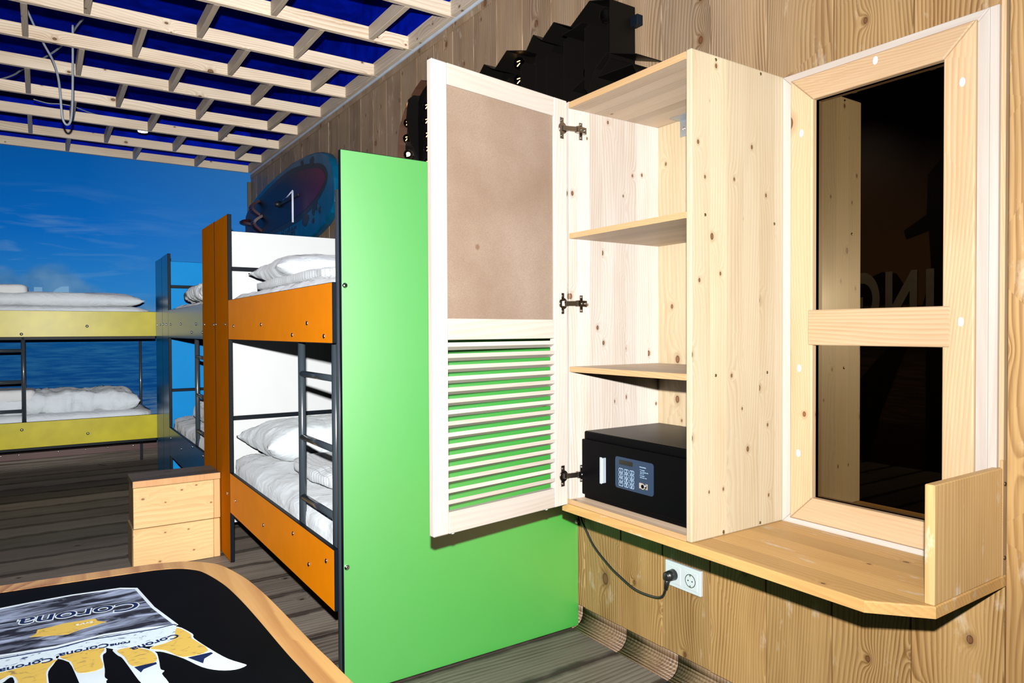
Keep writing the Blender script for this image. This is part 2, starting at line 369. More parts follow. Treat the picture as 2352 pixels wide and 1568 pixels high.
def mk_fabric(name, col, kind='plain'):
    mt, nt, b = newmat(name); t = NT(nt); tc = t.n('ShaderNodeTexCoord')
    b.inputs['Roughness'].default_value = 0.85; b.inputs['Specular IOR Level'].default_value = 0.15
    b.inputs['Sheen Weight'].default_value = 0.2
    sep = t.n('ShaderNodeSeparateXYZ'); t.l(tc.outputs['Object'], sep.inputs[0])
    wr = t.noise(tc.outputs['Object'], 7.0, 3.0, 0.55, 1.2)
    if kind == 'seer':
        g1 = t.math('SINE', t.math('MULTIPLY', t.math('ADD', sep.outputs[1], t.math('MULTIPLY', wr, 0.02)), 260.0))
        g2 = t.math('SINE', t.math('MULTIPLY', t.math('ADD', sep.outputs[0], t.math('MULTIPLY', wr, 0.02)), 260.0))
        h = t.math('ADD', t.math('MULTIPLY', t.math('ADD', g1, g2), 0.25), t.math('MULTIPLY', wr, 3.0))
        ln = t.math('MAXIMUM', t.mr(g1, 0.75, 0.95), t.mr(g2, 0.75, 0.95))
        col_ = t.mix(ln, c4(col), c4([k*0.62 for k in col])); t.l(col_, b.inputs['Base Color'])
        t.bump(h, 0.35, 0.004, b)
    else:
        b.inputs['Base Color'].default_value = c4(col)
        t.bump(wr, 0.4, 0.035, b)
    return mt
M['sheet'] = mk_fabric('white_cotton_sheet', (0.63, 0.69, 0.74))
M['seer'] = mk_fabric('white_seersucker', (0.64, 0.70, 0.75), 'seer')

def mk_mural():
    mt, nt, b = newmat('sky_and_sea_mural'); t = NT(nt)
    geo = t.n('ShaderNodeNewGeometry'); s = t.n('ShaderNodeSeparateXYZ'); t.l(geo.outputs['Position'], s.inputs[0])
    X, Z = s.outputs[0], s.outputs[2]
    r = t.n('ShaderNodeValToRGB'); t.l(t.mr(Z, 0.1, 2.7), r.inputs[0])
    e = r.color_ramp.elements
    def st(p, c):
        k = e.new(p); k.color = c4(c)
    e[0].position = 0.0; e[0].color = c4((0.0, 0.13, 0.42)); e[1].position = 1.0; e[1].color = c4((0.0, 0.125, 0.50))
    st(0.18, (0.0, 0.06, 0.26)); st(0.37, (0.0, 0.085, 0.31)); st(0.385, (0.005, 0.15, 0.42)); st(0.41, (0.02, 0.21, 0.54)); st(0.55, (0.022, 0.26, 0.72)); st(0.75, (0.0, 0.17, 0.66))
    right = t.mr(X, -1.4, 0.0, 0, 0.28)
    col = t.mix(t.math('MULTIPLY', right, t.mr(Z, 1.2, 2.0)), r.outputs[0], (0.10, 0.38, 0.80, 1))
    cv = t.comb(t.math('MULTIPLY', X, 1.0), 0.0, t.math('MULTIPLY', Z, 2.6))
    n1 = t.noise(cv, 1.5, 6.0, 0.58, 0.4)
    left = t.mr(X, -0.6, -2.0, 0.0, 1.0, True)
    wisp = t.noise(t.comb(t.math('MULTIPLY', X, 0.8), 3.3, t.math('MULTIPLY', Z, 6.0)), 1.7, 5.0, 0.55, 0.6)
    cl = t.math('MULTIPLY', t.mr(wisp, 0.5, 0.72, 0, 0.55), t.mr(left, 0, 1, 0.25, 1.0))
    cl = t.math('MULTIPLY', cl, t.mr(Z, 2.5, 2.0))
    col = t.mix(t.math('MULTIPLY', cl, t.mr(Z, 1.3, 1.5)), col, (0.20, 0.42, 0.72, 1))
    # low cumulus bank
    wav = t.noise(t.comb(X, 0.0, 0.0), 1.9, 4.0, 0.6)
    pk = t.math('DIVIDE', 0.34, t.math('ADD', 1.0, t.math('POWER', t.math('MULTIPLY', t.math('ADD', X, 1.62), 4.2), 2.0)))
    pk2 = t.math('DIVIDE', 0.30, t.math('ADD', 1.0, t.math('POWER', t.math('MULTIPLY', t.math('ADD', X, 2.15), 4.0), 2.0)))
    top = t.math('ADD', t.math('ADD', 1.40, t.math('ADD', pk, pk2)), t.math('MULTIPLY', t.math('SUBTRACT', wav, 0.5), 0.2))
    nb = t.noise(t.comb(X, 1.0, Z), 6.0, 5.0, 0.55)
    edge = t.math('SUBTRACT', t.math('ADD', top, t.math('MULTIPLY', t.math('SUBTRACT', nb, 0.5), 0.22)), Z)
    cm = t.math('MULTIPLY', t.mr(edge, -0.01, 0.13, 0, 1, True), t.mr(Z, 1.14, 1.17))
    shade = t.noise(t.comb(X, 2.0, Z), 4.0, 3.0)
    col = t.mix(t.math('MULTIPLY', cm, 0.75), col, t.mix(t.mr(shade, 0.35, 0.65), (0.05, 0.22, 0.50, 1), (0.17, 0.36, 0.60, 1)))
    # sea ripples
    wv = t.noise(t.comb(t.math('MULTIPLY', X, 2.2), 0.0, t.math('MULTIPLY', Z, 26.0)), 1.6, 4.0, 0.6, 0.3)
    sea = t.math('MULTIPLY', t.mr(Z, 1.10, 1.06), t.mr(wv, 0.42, 0.68, 0, 0.6))
    col = t.mix(sea, col, (0.03, 0.20, 0.42, 1))
    lowb = t.mr(Z, 0.62, 0.5, 0, 0.8)
    col = t.mix(t.math('MULTIPLY', lowb, t.mr(wv, 0.35, 0.6)), col, (0.12, 0.22, 0.34, 1))
    t.l(col, b.inputs['Base Color']); b.inputs['Roughness'].default_value = 0.6; b.inputs['Specular IOR Level'].default_value = 0.03
    return mt
M['mural'] = mk_mural()
def mk_sunset():
    mt, nt, b = newmat('sunset_beach_mural'); t = NT(nt)
    geo = t.n('ShaderNodeNewGeometry'); s = t.n('ShaderNodeSeparateXYZ'); t.l(geo.outputs['Position'], s.inputs[0])
    Y, Z = s.outputs[1], s.outputs[2]
    r = t.n('ShaderNodeValToRGB'); t.l(t.mr(Z, 0, 2.7), r.inputs[0]); e = r.color_ramp.elements
    def st(p, c): k = e.new(p); k.color = c4(c)
    e[0].color = (0.05, 0.03, 0.02, 1); e[1].color = (0.03, 0.02, 0.04, 1)
    st(0.13, (0.06, 0.035, 0.02)); st(0.14, (0.2, 0.14, 0.09)); st(0.33, (0.16, 0.11, 0.07)); st(0.36, (0.05, 0.035, 0.02)); st(0.49, (0.12, 0.08, 0.05)); st(0.505, (0.34, 0.19, 0.08)); st(0.75, (0.16, 0.09, 0.05))
    wv = t.noise(t.comb(0.0, t.math('MULTIPLY', Y, 2.0), t.math('MULTIPLY', Z, 22.0)), 1.6, 4.0)
    sea = t.math('MULTIPLY', t.mr(Z, 1.36, 1.33), t.mr(wv, 0.4, 0.65, 0, 0.7))
    col = t.mix(sea, r.outputs[0], (0.05, 0.03, 0.02, 1))
    t.l(col, b.inputs['Base Color']); b.inputs['Roughness'].default_value = 0.6
    return mt
M['sunset'] = mk_sunset()
def mk_deck():
    mt, nt, b = newmat('purple_board_deck'); t = NT(nt)
    geo = t.n('ShaderNodeNewGeometry'); s = t.n('ShaderNodeSeparateXYZ'); t.l(geo.outputs['Position'], s.inputs[0])
    f = t.mr(s.outputs[1], 4.75, 5.7, 1.0, 0.0)
    t.l(t.mix(f, (0.003, 0.003, 0.014, 1), (0.085, 0.005, 0.028, 1)), b.inputs['Base Color']); b.inputs['Roughness'].default_value = 0.4; b.inputs['Specular IOR Level'].default_value = 0.2
    return mt
M['deckp'] = mk_deck()
def mk_smudge():
    mt, nt, b = newmat('smudged_chalk_paint'); t = NT(nt)
    geo = t.n('ShaderNodeNewGeometry'); s = t.n('ShaderNodeSeparateXYZ'); t.l(geo.outputs['Position'], s.inputs[0])
    n1 = t.noise(t.comb(t.math('MULTIPLY', s.outputs[0], 9.0), t.math('MULTIPLY', s.outputs[1], 32.0), 0.0), 1.6, 5.0, 0.6, 0.8)
    t.l(t.mix(t.mr(n1, 0.42, 0.66), (0.004, 0.006, 0.016, 1), (0.30, 0.36, 0.52, 1)), b.inputs['Base Color']); b.inputs['Roughness'].default_value = 0.6
    return mt
M['smudge'] = mk_smudge()

def mk_scrib(name, a, b_, sx, sy, lo, hi):
    mt, nt, b = newmat(name); t = NT(nt)
    geo = t.n('ShaderNodeNewGeometry'); s = t.n('ShaderNodeSeparateXYZ'); t.l(geo.outputs['Position'], s.inputs[0])
    n1 = t.noise(t.comb(t.math('MULTIPLY', s.outputs[0], sx), t.math('MULTIPLY', s.outputs[1], sy), 0.0), 1.0, 4.0, 0.6, 1.5)
    t.l(t.mix(t.mr(n1, lo, hi), c4(a), c4(b_)), b.inputs['Base Color']); b.inputs['Roughness'].default_value = 0.6; b.inputs['Specular IOR Level'].default_value = 0.2
    return mt
M['pband'] = mk_scrib('scribbled_white_paint', (0.50, 0.60, 0.68), (0.03, 0.06, 0.14), 60, 130, 0.58, 0.66)
M['pyellow'] = mk_scrib('streaked_yellow_paint', (0.52, 0.36, 0.075), (0.20, 0.15, 0.07), 55, 90, 0.55, 0.72)
def text(name, s, size, origin, xdir, ydir, mat, parent, extrude=0.0004, center=False, shear=0.0, bold=0.0, xs=1.0):
    cu = bpy.data.curves.new(name, 'FONT'); cu.body = s; cu.size = size; cu.extrude = extrude; cu.shear = shear; cu.offset = bold
    if center: cu.align_x = 'CENTER'; cu.align_y = 'CENTER'
    to = bpy.data.objects.new('tmp_text', cu); COL.objects.link(to)
    dg = bpy.context.evaluated_depsgraph_get(); dg.update()
    me = bpy.data.meshes.new_from_object(to.evaluated_get(dg)); bpy.data.objects.remove(to); bpy.data.curves.remove(cu)
    if xs != 1.0: me.transform(Matrix.Diagonal((xs, 1, 1, 1)))
    x = Vector(xdir).normalized(); y = Vector(ydir).normalized(); z = x.cross(y).normalized()
    R = Matrix((x, y, z)).transposed().to_4x4(); R.translation = Vector(origin)
    me.transform(R)
    n = len(me.vertices); c = sum((v.co for v in me.vertices), Vector())/max(1, n)
    me.transform(Matrix.Translation(-c)); me.name = name
    me.materials.clear(); me.materials.append(mat)
    o = bpy.data.objects.new(name, me); COL.objects.link(o)
    if parent: o.parent = parent; o.location = c - wpos(parent)
    else: o.location = c
    return o

# ================================================================== SETTING
XL = -4.25; YB = 7.17; YF = -1.6; ZC = 3.25
# floor with printed planks running across the room
fl0 = MB().box(XL, 0.06, YF, YB, -0.08, -0.006).build('floor', M['edge']); tag(fl0, kind='structure')
mesh_plank = None
k = -14
while True:
    y0 = 1.86 + 0.2475*k; y1 = y0+0.2475; k += 1
    if y0 > YB: break
    if y1 < YF: continue
    a, b_ = max(y0, YF), min(y1, YB)
    o = MB().box(XL, 0.0, a+0.0025, b_-0.0025, -0.006, 0.0 + random.uniform(-0.0006, 0.0006), 0.0015).build('plank', M['floor'], fl0)
    if a == y0 and b_ == y1:
        if mesh_plank is None: mesh_plank = o.data
        else:
            old = o.data; o.data = mesh_plank; bpy.data.meshes.remove(old)
# right wall: vertical boards 203.5 mm wide
wr = MB().box(0.02, 0.12, YF, YB+0.1, 0, ZC).build('wall_right', M['edge']); tag(wr, kind='structure')
SEAM0, SW = 0.654, 0.2035
for k in range(-11, 34):
    y0 = SEAM0 + SW*k; y1 = y0+SW
    if y0 > YB: break
    g0 = 0.0011; g1 = 0.0011
    if k == 0: g0 = 0.006
    xo = random.uniform(0, 0.0025)
    if k < 0: xo = -0.012
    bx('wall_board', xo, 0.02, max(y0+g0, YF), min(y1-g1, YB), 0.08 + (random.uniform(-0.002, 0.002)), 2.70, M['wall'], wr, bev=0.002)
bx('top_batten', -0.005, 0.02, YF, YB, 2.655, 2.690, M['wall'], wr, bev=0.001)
# coved vinyl skirting along the right wall
def cove(name, axis, pos, a, b, sign, h=0.08, r=0.05):
    bm = MB(); prof = [(0.0, h)] + [(r*(1-math.cos(t)) , r*(1-math.sin(t))) for t in [PI/2*j/6 for j in range(0, 7)]][0:0]
    prof = [(0.001, h), (0.001, r)] + [(0.001 + r*(1-math.cos(t)), r*(1-math.sin(t)) + 0.0008) for t in [PI/2*j/7 for j in range(1, 8)]]
    for i in range(len(prof)-1):
        (d0, z0), (d1, z1) = prof[i], prof[i+1]
        if axis == 'y': bm.quad([(pos-d0, a, z0), (pos-d0, b, z0), (pos-d1, b, z1), (pos-d1, a, z1)])
        else: bm.quad([(a, pos-d0, z0), (b, pos-d0, z0), (b, pos-d1, z1), (a, pos-d1, z1)])
    o = bm.build(name, M['cove'], smooth=True, solid=0.002); return tag(o, kind='structure')
k = 0
first = None
for k in range(-14, 22):
    y0 = 1.86 + 0.2475*k; y1 = y0+0.2475
    if y1 < YF or y0 > YB: continue
    o = cove('baseboard_right' if first is None else 'cove_piece', 'y', 0.018, max(y0, YF)+0.002, min(y1, YB)-0.002, 1)
    if first is None: first = o
    else:
        o.parent = first; o.location = o.location - first.location; del o['kind']
# back wall with the mural
wb = MB().box(XL-0.1, 0.0, YB, YB+0.1, 0, ZC).build('wall_back', M['mural']); tag(wb, kind='structure')
MB().box(-1.777, -1.719, YB-0.0015, YB+0.001, 1.30, 1.539).build('painted_letter', M['mural_l'], wb)
pl = [(-1.528, 1.30), (-1.528, 1.553), (-1.585, 1.548), (-1.622, 1.525), (-1.651, 1.49), (-1.67, 1.42), (-1.67, 1.30)]
MB().prism([(x, YB+0.001, z) for x, z in pl], (0, -0.0025, 0)).build('painted_letter', M['mural_l'], wb)
MB().box(XL, -0.0, YB-0.004, YB+0.0, 2.76, ZC).build('upper_wall', M['ceil'], wb)
MB().box(0.004, 0.02, YF, YB, 2.76, ZC).build('upper_wall', M['ceil'], wr)
bb = bx('baseboard_back', XL, -0.0, YB-0.012, YB, 0.085, 0.155, M['brownw'], bev=0.003); tag(bb, kind='structure')
cv = cove('trim_3', 'x', YB, XL, 0.0, 1, h=0.085); cv.data.materials[0] = M['floor']
for x in (-2.02, -1.9, -1.62, -1.42, -1.25, -1.05): MB().sph((x, YB-0.014, 0.13), 0.006, (1, 0.4, 1)).build('nail_head', M['chrome'], bb)
# end strip between mural and boarding
st = bx('trim_2', -0.036, -0.0, YB-0.02, YB, 0.08, 2.62, M['darkw'], bev=0.002); tag(st, kind='structure')
# left wall: sunset mural, seen only as a reflection
wl = MB().box(XL-0.1, XL, YF, YB, 0, ZC).build('wall_left', M['sunset']); tag(wl, kind='structure')
def on_left(y, z): return (XL+0.002, y, z)
def flat_left(name, pts, mat):
    return MB().prism([(XL+0.001, y, z) for y, z in pts], (0.003, 0, 0)).build(name, mat, wl)
M['silh'] = plain('black_silhouette_print', (0.004, 0.003, 0.003), 0.6)
M['paleletter'] = plain('grey_mural_letter', (0.62, 0.58, 0.52), 0.6)
flat_left('tree_print', [(2.66, -0.0), (2.84, 0.0), (2.84, 1.05), (2.88, 1.3), (2.80, 1.6), (2.82, 1.95), (3.0, 1.9), (3.02, 1.97), (2.84, 2.08), (2.83, 2.4), (2.55, 2.7), (2.45, 2.68), (2.66, 2.35), (2.70, 2.1), (2.64, 1.8), (2.60, 1.5), (2.66, 1.1), (2.62, 0.9)], M['silh'])
flat_left('hammock_print', [(2.95, 1.12), (3.05, 1.12), (3.4, 0.7), (3.5, 0.0), (3.33, 0.0), (3.2, 0.45)], M['silh'])
flat_left('rock_print', [(3.5, 1.36), (3.42, 1.55), (3.2, 1.64), (3.08, 1.62), (2.95, 1.42), (2.93, 1.36)], M['silh'])
for ch, yc in (('L', 2.12), ('I', 2.32), ('V', 2.55), ('I', 2.81), ('N', 3.04), ('G', 3.35)): text('letter_print', ch, 0.60, (XL+0.0055, yc, 1.39), (0, 1, 0), (0, 0, 1), M['paleletter'], wl, bold=0.02, center=True, xs=0.62)
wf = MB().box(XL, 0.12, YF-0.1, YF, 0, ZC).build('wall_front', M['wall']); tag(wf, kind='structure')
ce = MB().box(XL-0.1, 0.12, YF-0.1, YB+0.1, ZC, ZC+0.1).build('ceiling', M['ceil']); tag(ce, kind='structure')

# window_1 : bronze glass, whitewashed casing, yellow pine frame, glazing bar
W = thing('window_1', None, None, (0, 0.95, 1.235)); tag(W, kind='structure')
Y0, Y1, Z0, Z1 = 0.685, 1.194, 0.622, 1.848
P0 = -0.012
bx('pane', -0.010, -0.004, 0.755, 1.115, 0.69, 1.79, M['pane'], W, bev=0)
def ring(names, y0, y1, z0, z1, a, x0, x1, mats, bev, a_r=None, parent=W):
    ar = a if a_r is None else a_r
    # mitred: left (high Y), right, top, bottom
    V = lambda y, z: (x0, y, z)
    quads = [[V(y1, z0), V(y1, z1), V(y1-a, z1-a), V(y1-a, z0+a)], [V(y0, z0), V(y0, z1), V(y0+ar, z1-a), V(y0+ar, z0+a)],
             [V(y0, z1), V(y1, z1), V(y1-a, z1-a), V(y0+ar, z1-a)], [V(y0, z0), V(y1, z0), V(y1-a, z0+a), V(y0+ar, z0+a)]]
    for i, q in enumerate(quads):
        MB().prism(q[::-1], (x1-x0, 0, 0), bev=bev).build(names, mats[0] if i < 2 else mats[1], parent)
ring('casing', Y0, Y1, Z0, Z1, 0.045, 0.0, -0.024, (M['wash'], M['washh']), 0.002)
MB().box(-0.024, 0.0, 0.655+0.012, Y0+0.0, 0.80, 1.848, 0.001).build('casing_side', M['wash'], W)
ring('frame', 0.708, 1.163, 0.640, 1.828, 0.066, -0.016, -0.034, (M['pine_y'], M['pine_yh']), 0.004)
bx('glazing_bar', -0.036, -0.010, 0.757, 1.108, 1.113, 1.206, M['pine_yh'], W, bev=0.002)
for (y, z) in ((0.93, 1.81), (0.735, 1.70), (1.13, 1.68), (1.135, 1.05), (1.137, 0.82), (0.735, 1.17)):
    MB().sph((-0.0338, y, z), 0.009, (0.12, 0.8, 1.2)).build('putty_spot', M['putty'], W)
# narrow cover board right of the window and metal gap strip
t1 = bx('trim_1', -0.016, 0.0, 0.657, 0.667, 0.80, 2.70, M['pine_y'], bev=0.001); tag(t1, kind='structure')
t4 = bx('trim_4', -0.012, -0.0, YF, YB, 2.690, 2.704, M['strip'], bev=0.0005); tag(t4, kind='structure')

# ================================================================== CEILING LATTICE
LT = thing('ceiling_lattice', 'open lattice of pale pine beams and short cross blocks hung under the blue ceiling', 'lattice', (-2.1, 4.0, 2.705))
ZL = 2.705
BY = [3.05-0.487*3, 3.05-0.487*2, 3.05-0.487, 3.05, 3.53, 4.01, 4.49, 4.99, 5.54, 6.06, 6.63, 7.12]
for y in BY:
    bx('beam', -2.75, -0.034, y, y+0.03, ZL, ZL+0.069, M['beam'], LT, bev=0.002)
for i in range(len(BY)-1):
    y0, y1 = BY[i]+0.03, BY[i+1]
    odd = (i % 2 == 0)          # bay (3.05,3.53) -> i=3
    x = -0.2675 if not odd else -0.2675-0.2545
    while x > -2.72:
        bx('block', x, x+0.028, y0, y1, ZL, ZL+0.069, M['block'], LT, bev=0.002)
        x -= 0.509
for i in range(len(BY)-1):
    bx('rim_board', -0.034, -0.004, BY[i] if i == 0 else BY[i], BY[i+1], ZL, ZL+0.08, M['block'], LT, bev=0.002)

# cables above / through the lattice, downlight
def px(pts, z=None, y=None): return [on(2, z, *p) if z is not None else on(1, y, *p) for p in pts]
def smooth(pts, n=6):
    pts = [Vector(p) for p in pts]; out = []
    for i in range(len(pts)-1):
        p0, p1, p2, p3 = pts[max(i-1, 0)], pts[i], pts[i+1], pts[min(i+2, len(pts)-1)]
        for k in range(n):
            t = k/n
            out.append(0.5*((2*p1)+(-p0+p2)*t+(2*p0-5*p1+4*p2-p3)*t*t+(-p0+3*p1-3*p2+p3)*t**3))
    out.append(pts[-1]); return out
def cable(pts, r, label, **k):
    o = MB().tube(smooth(pts), r, 8).build('ceiling_cable', M['cable'])
    return tag(o, label, 'cable')
Yc = 4.55
cable([on(1, Yc+0.12, 62, 22), on(1, Yc+0.1, 80, 62), on(1, Yc+0.06, 103, 105), on(1, Yc+0.03, 122, 140), on(1, Yc-0.01, 134, 180), on(1, Yc-0.03, 139, 225), on(1, Yc-0.02, 143, 268),
       on(1, Yc-0.01, 152, 286), on(1, Yc, 162, 278), on(1, Yc, 166, 240), on(1, Yc, 167, 180), on(1, Yc+0.02, 167, 120), on(1, Yc+0.03, 167, 58)], 0.006,
      'thick grey cable hanging through the ceiling lattice in a long U loop')
cable(px([(0, 182), (18, 177), (35, 170), (50, 160), (95, 136), (125, 118), (150, 98)], z=2.90), 0.006, 'grey cable rising diagonally above the lattice behind the U loop')
cable(px([(165, 78), (178, 58), (192, 42)], z=2.98), 0.006, 'short grey cable slanting up above the lattice right of the U loop')
cable(px([(77, 228), (110, 237), (140, 239), (170, 245), (210, 260), (250, 270)], z=2.81), 0.004, 'thin pale wire sagging above the lattice toward the downlight')
dl = thing('downlight', 'small round lit downlight on a cross bar in the ceiling lattice', 'light', (-1.02, 6.2, 2.70))
pd = on(2, 2.735, 328, 303)
MB().cyl((pd.x, pd.y, 2.735), (pd.x, pd.y, 2.745), 0.034, 20).build('diffuser', M['lampface'], dl)
MB().cyl((pd.x, pd.y, 2.745), (pd.x, pd.y, 2.78), 0.042, 20).build('housing', M['cable'], dl)
MB().box(pd.x-0.22, pd.x+0.3, pd.y-0.02, pd.y+0.02, 2.78, 2.79).build('mounting_bar', M['edge'], dl)

# ================================================================== BUNK BEDS
def bolts(parent, pts, nrm, r=0.0085):
    for p in pts:
        sc = [1, 1, 1]; sc[nrm] = 0.5
        MB().sph(p, r, sc, 8, 6).build('bolt', M['chrome'], parent)
XF = -0.97
def panel(name, parent, x0, x1, y0, y1, z0, z1, face, ax, bev=0.002):
    return MB().box(x0, x1, y0, y1, z0, z1, bev, mi2=1, ax=ax).build(name, [face, M['edge']], parent)
def rail(parent, y0, y1, z0, z1, face):
    return panel('side_rail', parent, XF, XF+0.018, y0, y1, z0, z1, face, 0)
def ladder(parent, ya, yb, x=-0.938, z0=0.28, z1=1.25, rz=(1.0, 0.768, 0.548)):
    for y in (ya, yb): MB().cyl((x, y, z0), (x, y, z1), 0.0135, 16).build('ladder_pole', M['tube'], parent)
    for z in rz: MB().cyl((x, ya, z), (x, yb, z), 0.0115, 14).build('ladder_rung', M['tube'], parent)
# --- nearest bunk: green outer end, orange front
B1 = thing('bunk_bed', 'nearest bunk bed, green end panel facing the cabinet, orange side rails', 'bunk bed', (-0.48, 3.0, 0))
panel('end_panel', B1, -0.953, -0.004, 2.11, 2.128, 0.004, 1.722, M['green'], 1)['label'] = 'large bright green end panel'
panel('end_panel', B1, -0.93, -0.01, 3.94, 3.958, 0.13, 1.692, M['whitep'], 1)['label'] = 'white far end panel'
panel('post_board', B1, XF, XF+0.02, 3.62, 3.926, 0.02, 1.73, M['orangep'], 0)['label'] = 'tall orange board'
rail(B1, 2.142, 3.618, 1.116, 1.31, M['orange'])['label'] = 'upper orange rail'
rail(B1, 2.142, 3.618, 0.266, 0.463, M['orange'])['label'] = 'lower orange rail'
ladder(B1, 2.205, 2.562)
for z0, z1 in ((1.478, 1.50), (0.682, 0.704)): MB().box(-0.95, -0.02, 3.918, 3.94, z0, z1, 0.003).build('guard_bar', M['edge'], B1)
MB().cyl((-0.945, 2.146, 0.005), (-0.945, 2.146, 1.60), 0.012, 14).build('corner_tube', M['tube'], B1)
MB().cyl((-0.945, 3.90, 0.0), (-0.945, 3.90, 1.6), 0.012, 12).build('corner_tube', M['tube'], B1)
for z in (1.15, 0.30): bx('bed_base', -0.94, -0.02, 2.14, 3.93, z, z+0.03, M['edge'], B1)
for (x0, y0) in ((-0.04, 2.16), (-0.04, 3.90)): MB().cyl((x0, y0, 0), (x0, y0, 1.6), 0.012, 10).build('corner_tube', M['tube'], B1)
bolts(B1, [(XF-0.001, y, z) for y, z in ((3.505, 1.181), (3.002, 1.184), (2.395, 1.183), (2.568, 1.142), (2.221, 1.139), (3.507, 0.347), (2.998, 0.347), (2.58, 0.412), (2.399, 0.348), (2.218, 0.409), (3.686, 1.191), (3.905, 1.193), (3.668, 0.352))], 0)
bolts(B1, [(-0.941, 2.108, 1.298), (-0.941, 2.108, 0.412), (-0.013, 2.108, 0.412)], 1, 0.009)
# --- second bunk: blue, with an orange board next to the first
B2 = thing('bunk_bed', 'second bunk bed along the wall, dark blue rails and boards, sky blue end panel', 'bunk bed', (-0.48, 5.0, 0))
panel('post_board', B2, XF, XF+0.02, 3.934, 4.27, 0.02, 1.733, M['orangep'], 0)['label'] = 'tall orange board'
panel('post_board', B2, XF, XF+0.02, 5.57, 5.862, 0.02, 1.72, M['blue'], 0)
panel('post_board', B2, XF, XF+0.02, 5.868, 6.22, 0.02, 1.716, M['blue'], 0)
rail(B2, 4.272, 5.568, 1.112, 1.313, M['blue']); rail(B2, 4.272, 5.568, 0.262, 0.466, M['blue'])
panel('end_panel', B2, -0.945, -0.01, 5.87, 5.888, 0.06, 1.692, M['sky'], 1)['label'] = 'sky blue end panel'
panel('end_panel', B2, -0.945, -0.01, 3.962, 3.98, 0.13, 1.69, M['whitep'], 1)
ladder(B2, 4.33, 4.645)
for z0, z1 in ((1.487, 1.51), (0.70, 0.722)): MB().box(-0.94, -0.02, 5.85, 5.87, z0, z1, 0.003).build('guard_bar', M['edge'], B2)
for z in (1.15, 0.30): bx('bed_base', -0.94, -0.02, 3.985, 5.86, z, z+0.03, M['edge'], B2)
bolts(B2, [(XF-0.001, y, z) for y, z in ((3.962, 1.191), (4.214, 1.196), (5.461, 1.207), (5.03, 1.206), (4.481, 1.201), (4.63, 1.152), (4.285, 1.152), (5.67, 1.21), (5.83, 1.212), (5.504, 0.396), (5.053, 0.381), (4.645, 0.451), (4.309, 0.444), (5.98, 1.21), (6.15, 1.21))], 0)
for y in (4.02, 5.83): MB().cyl((-0.93, y, 0.0), (-0.93, y, 1.6), 0.012, 12).build('corner_tube', M['tube'], B2)
# --- third bunk: yellow rails, across the back under the mural
B3 = thing('bunk_bed', 'bunk bed with yellow rails standing across the back under the sea mural', 'bunk bed', (-1.95, 6.7, 0))
def panel3(x0, x1, z0, z1): return panel('side_rail', B3, x0, x1, 6.24, 6.258, z0, z1, M['yellow'], 1)
panel3(-2.93, -0.966, 1.121, 1.316); panel3(-2.93, -0.966, 0.306, 0.497)
for x in (-1.842, -2.2): MB().cyl((x, 6.272, 0.49), (x, 6.272, 1.20), 0.0145, 12).build('ladder_pole', M['tube'], B3)
for z in (1.022, 0.793, 0.578): MB().cyl((-1.842, 6.272, z), (-2.2, 6.272, z), 0.013, 12).build('ladder_rung', M['tube'], B3)
panel('end_panel', B3, -2.95, -2.932, 6.25, 7.10, 0.0, 1.70, M['yellow'], 0)
for (x0, y0) in ((-0.99, 7.12), (-2.92, 7.12)): MB().cyl((x0, y0, 0), (x0, y0, 1.33 if x0 > -2 else 1.6), 0.012, 10).build('corner_tube', M['tube'], B3)
for z in (1.10, 0.285): bx('bed_base', -2.92, -0.97, 6.26, 7.12, z, z+0.03, M['edge'], B3)
bolts(B3, [(-1.44, 6.238, 1.201), (-1.851, 6.238, 1.143), (-1.857, 6.238, 0.443), (-1.444, 6.238, 0.382)], 1, 0.011)

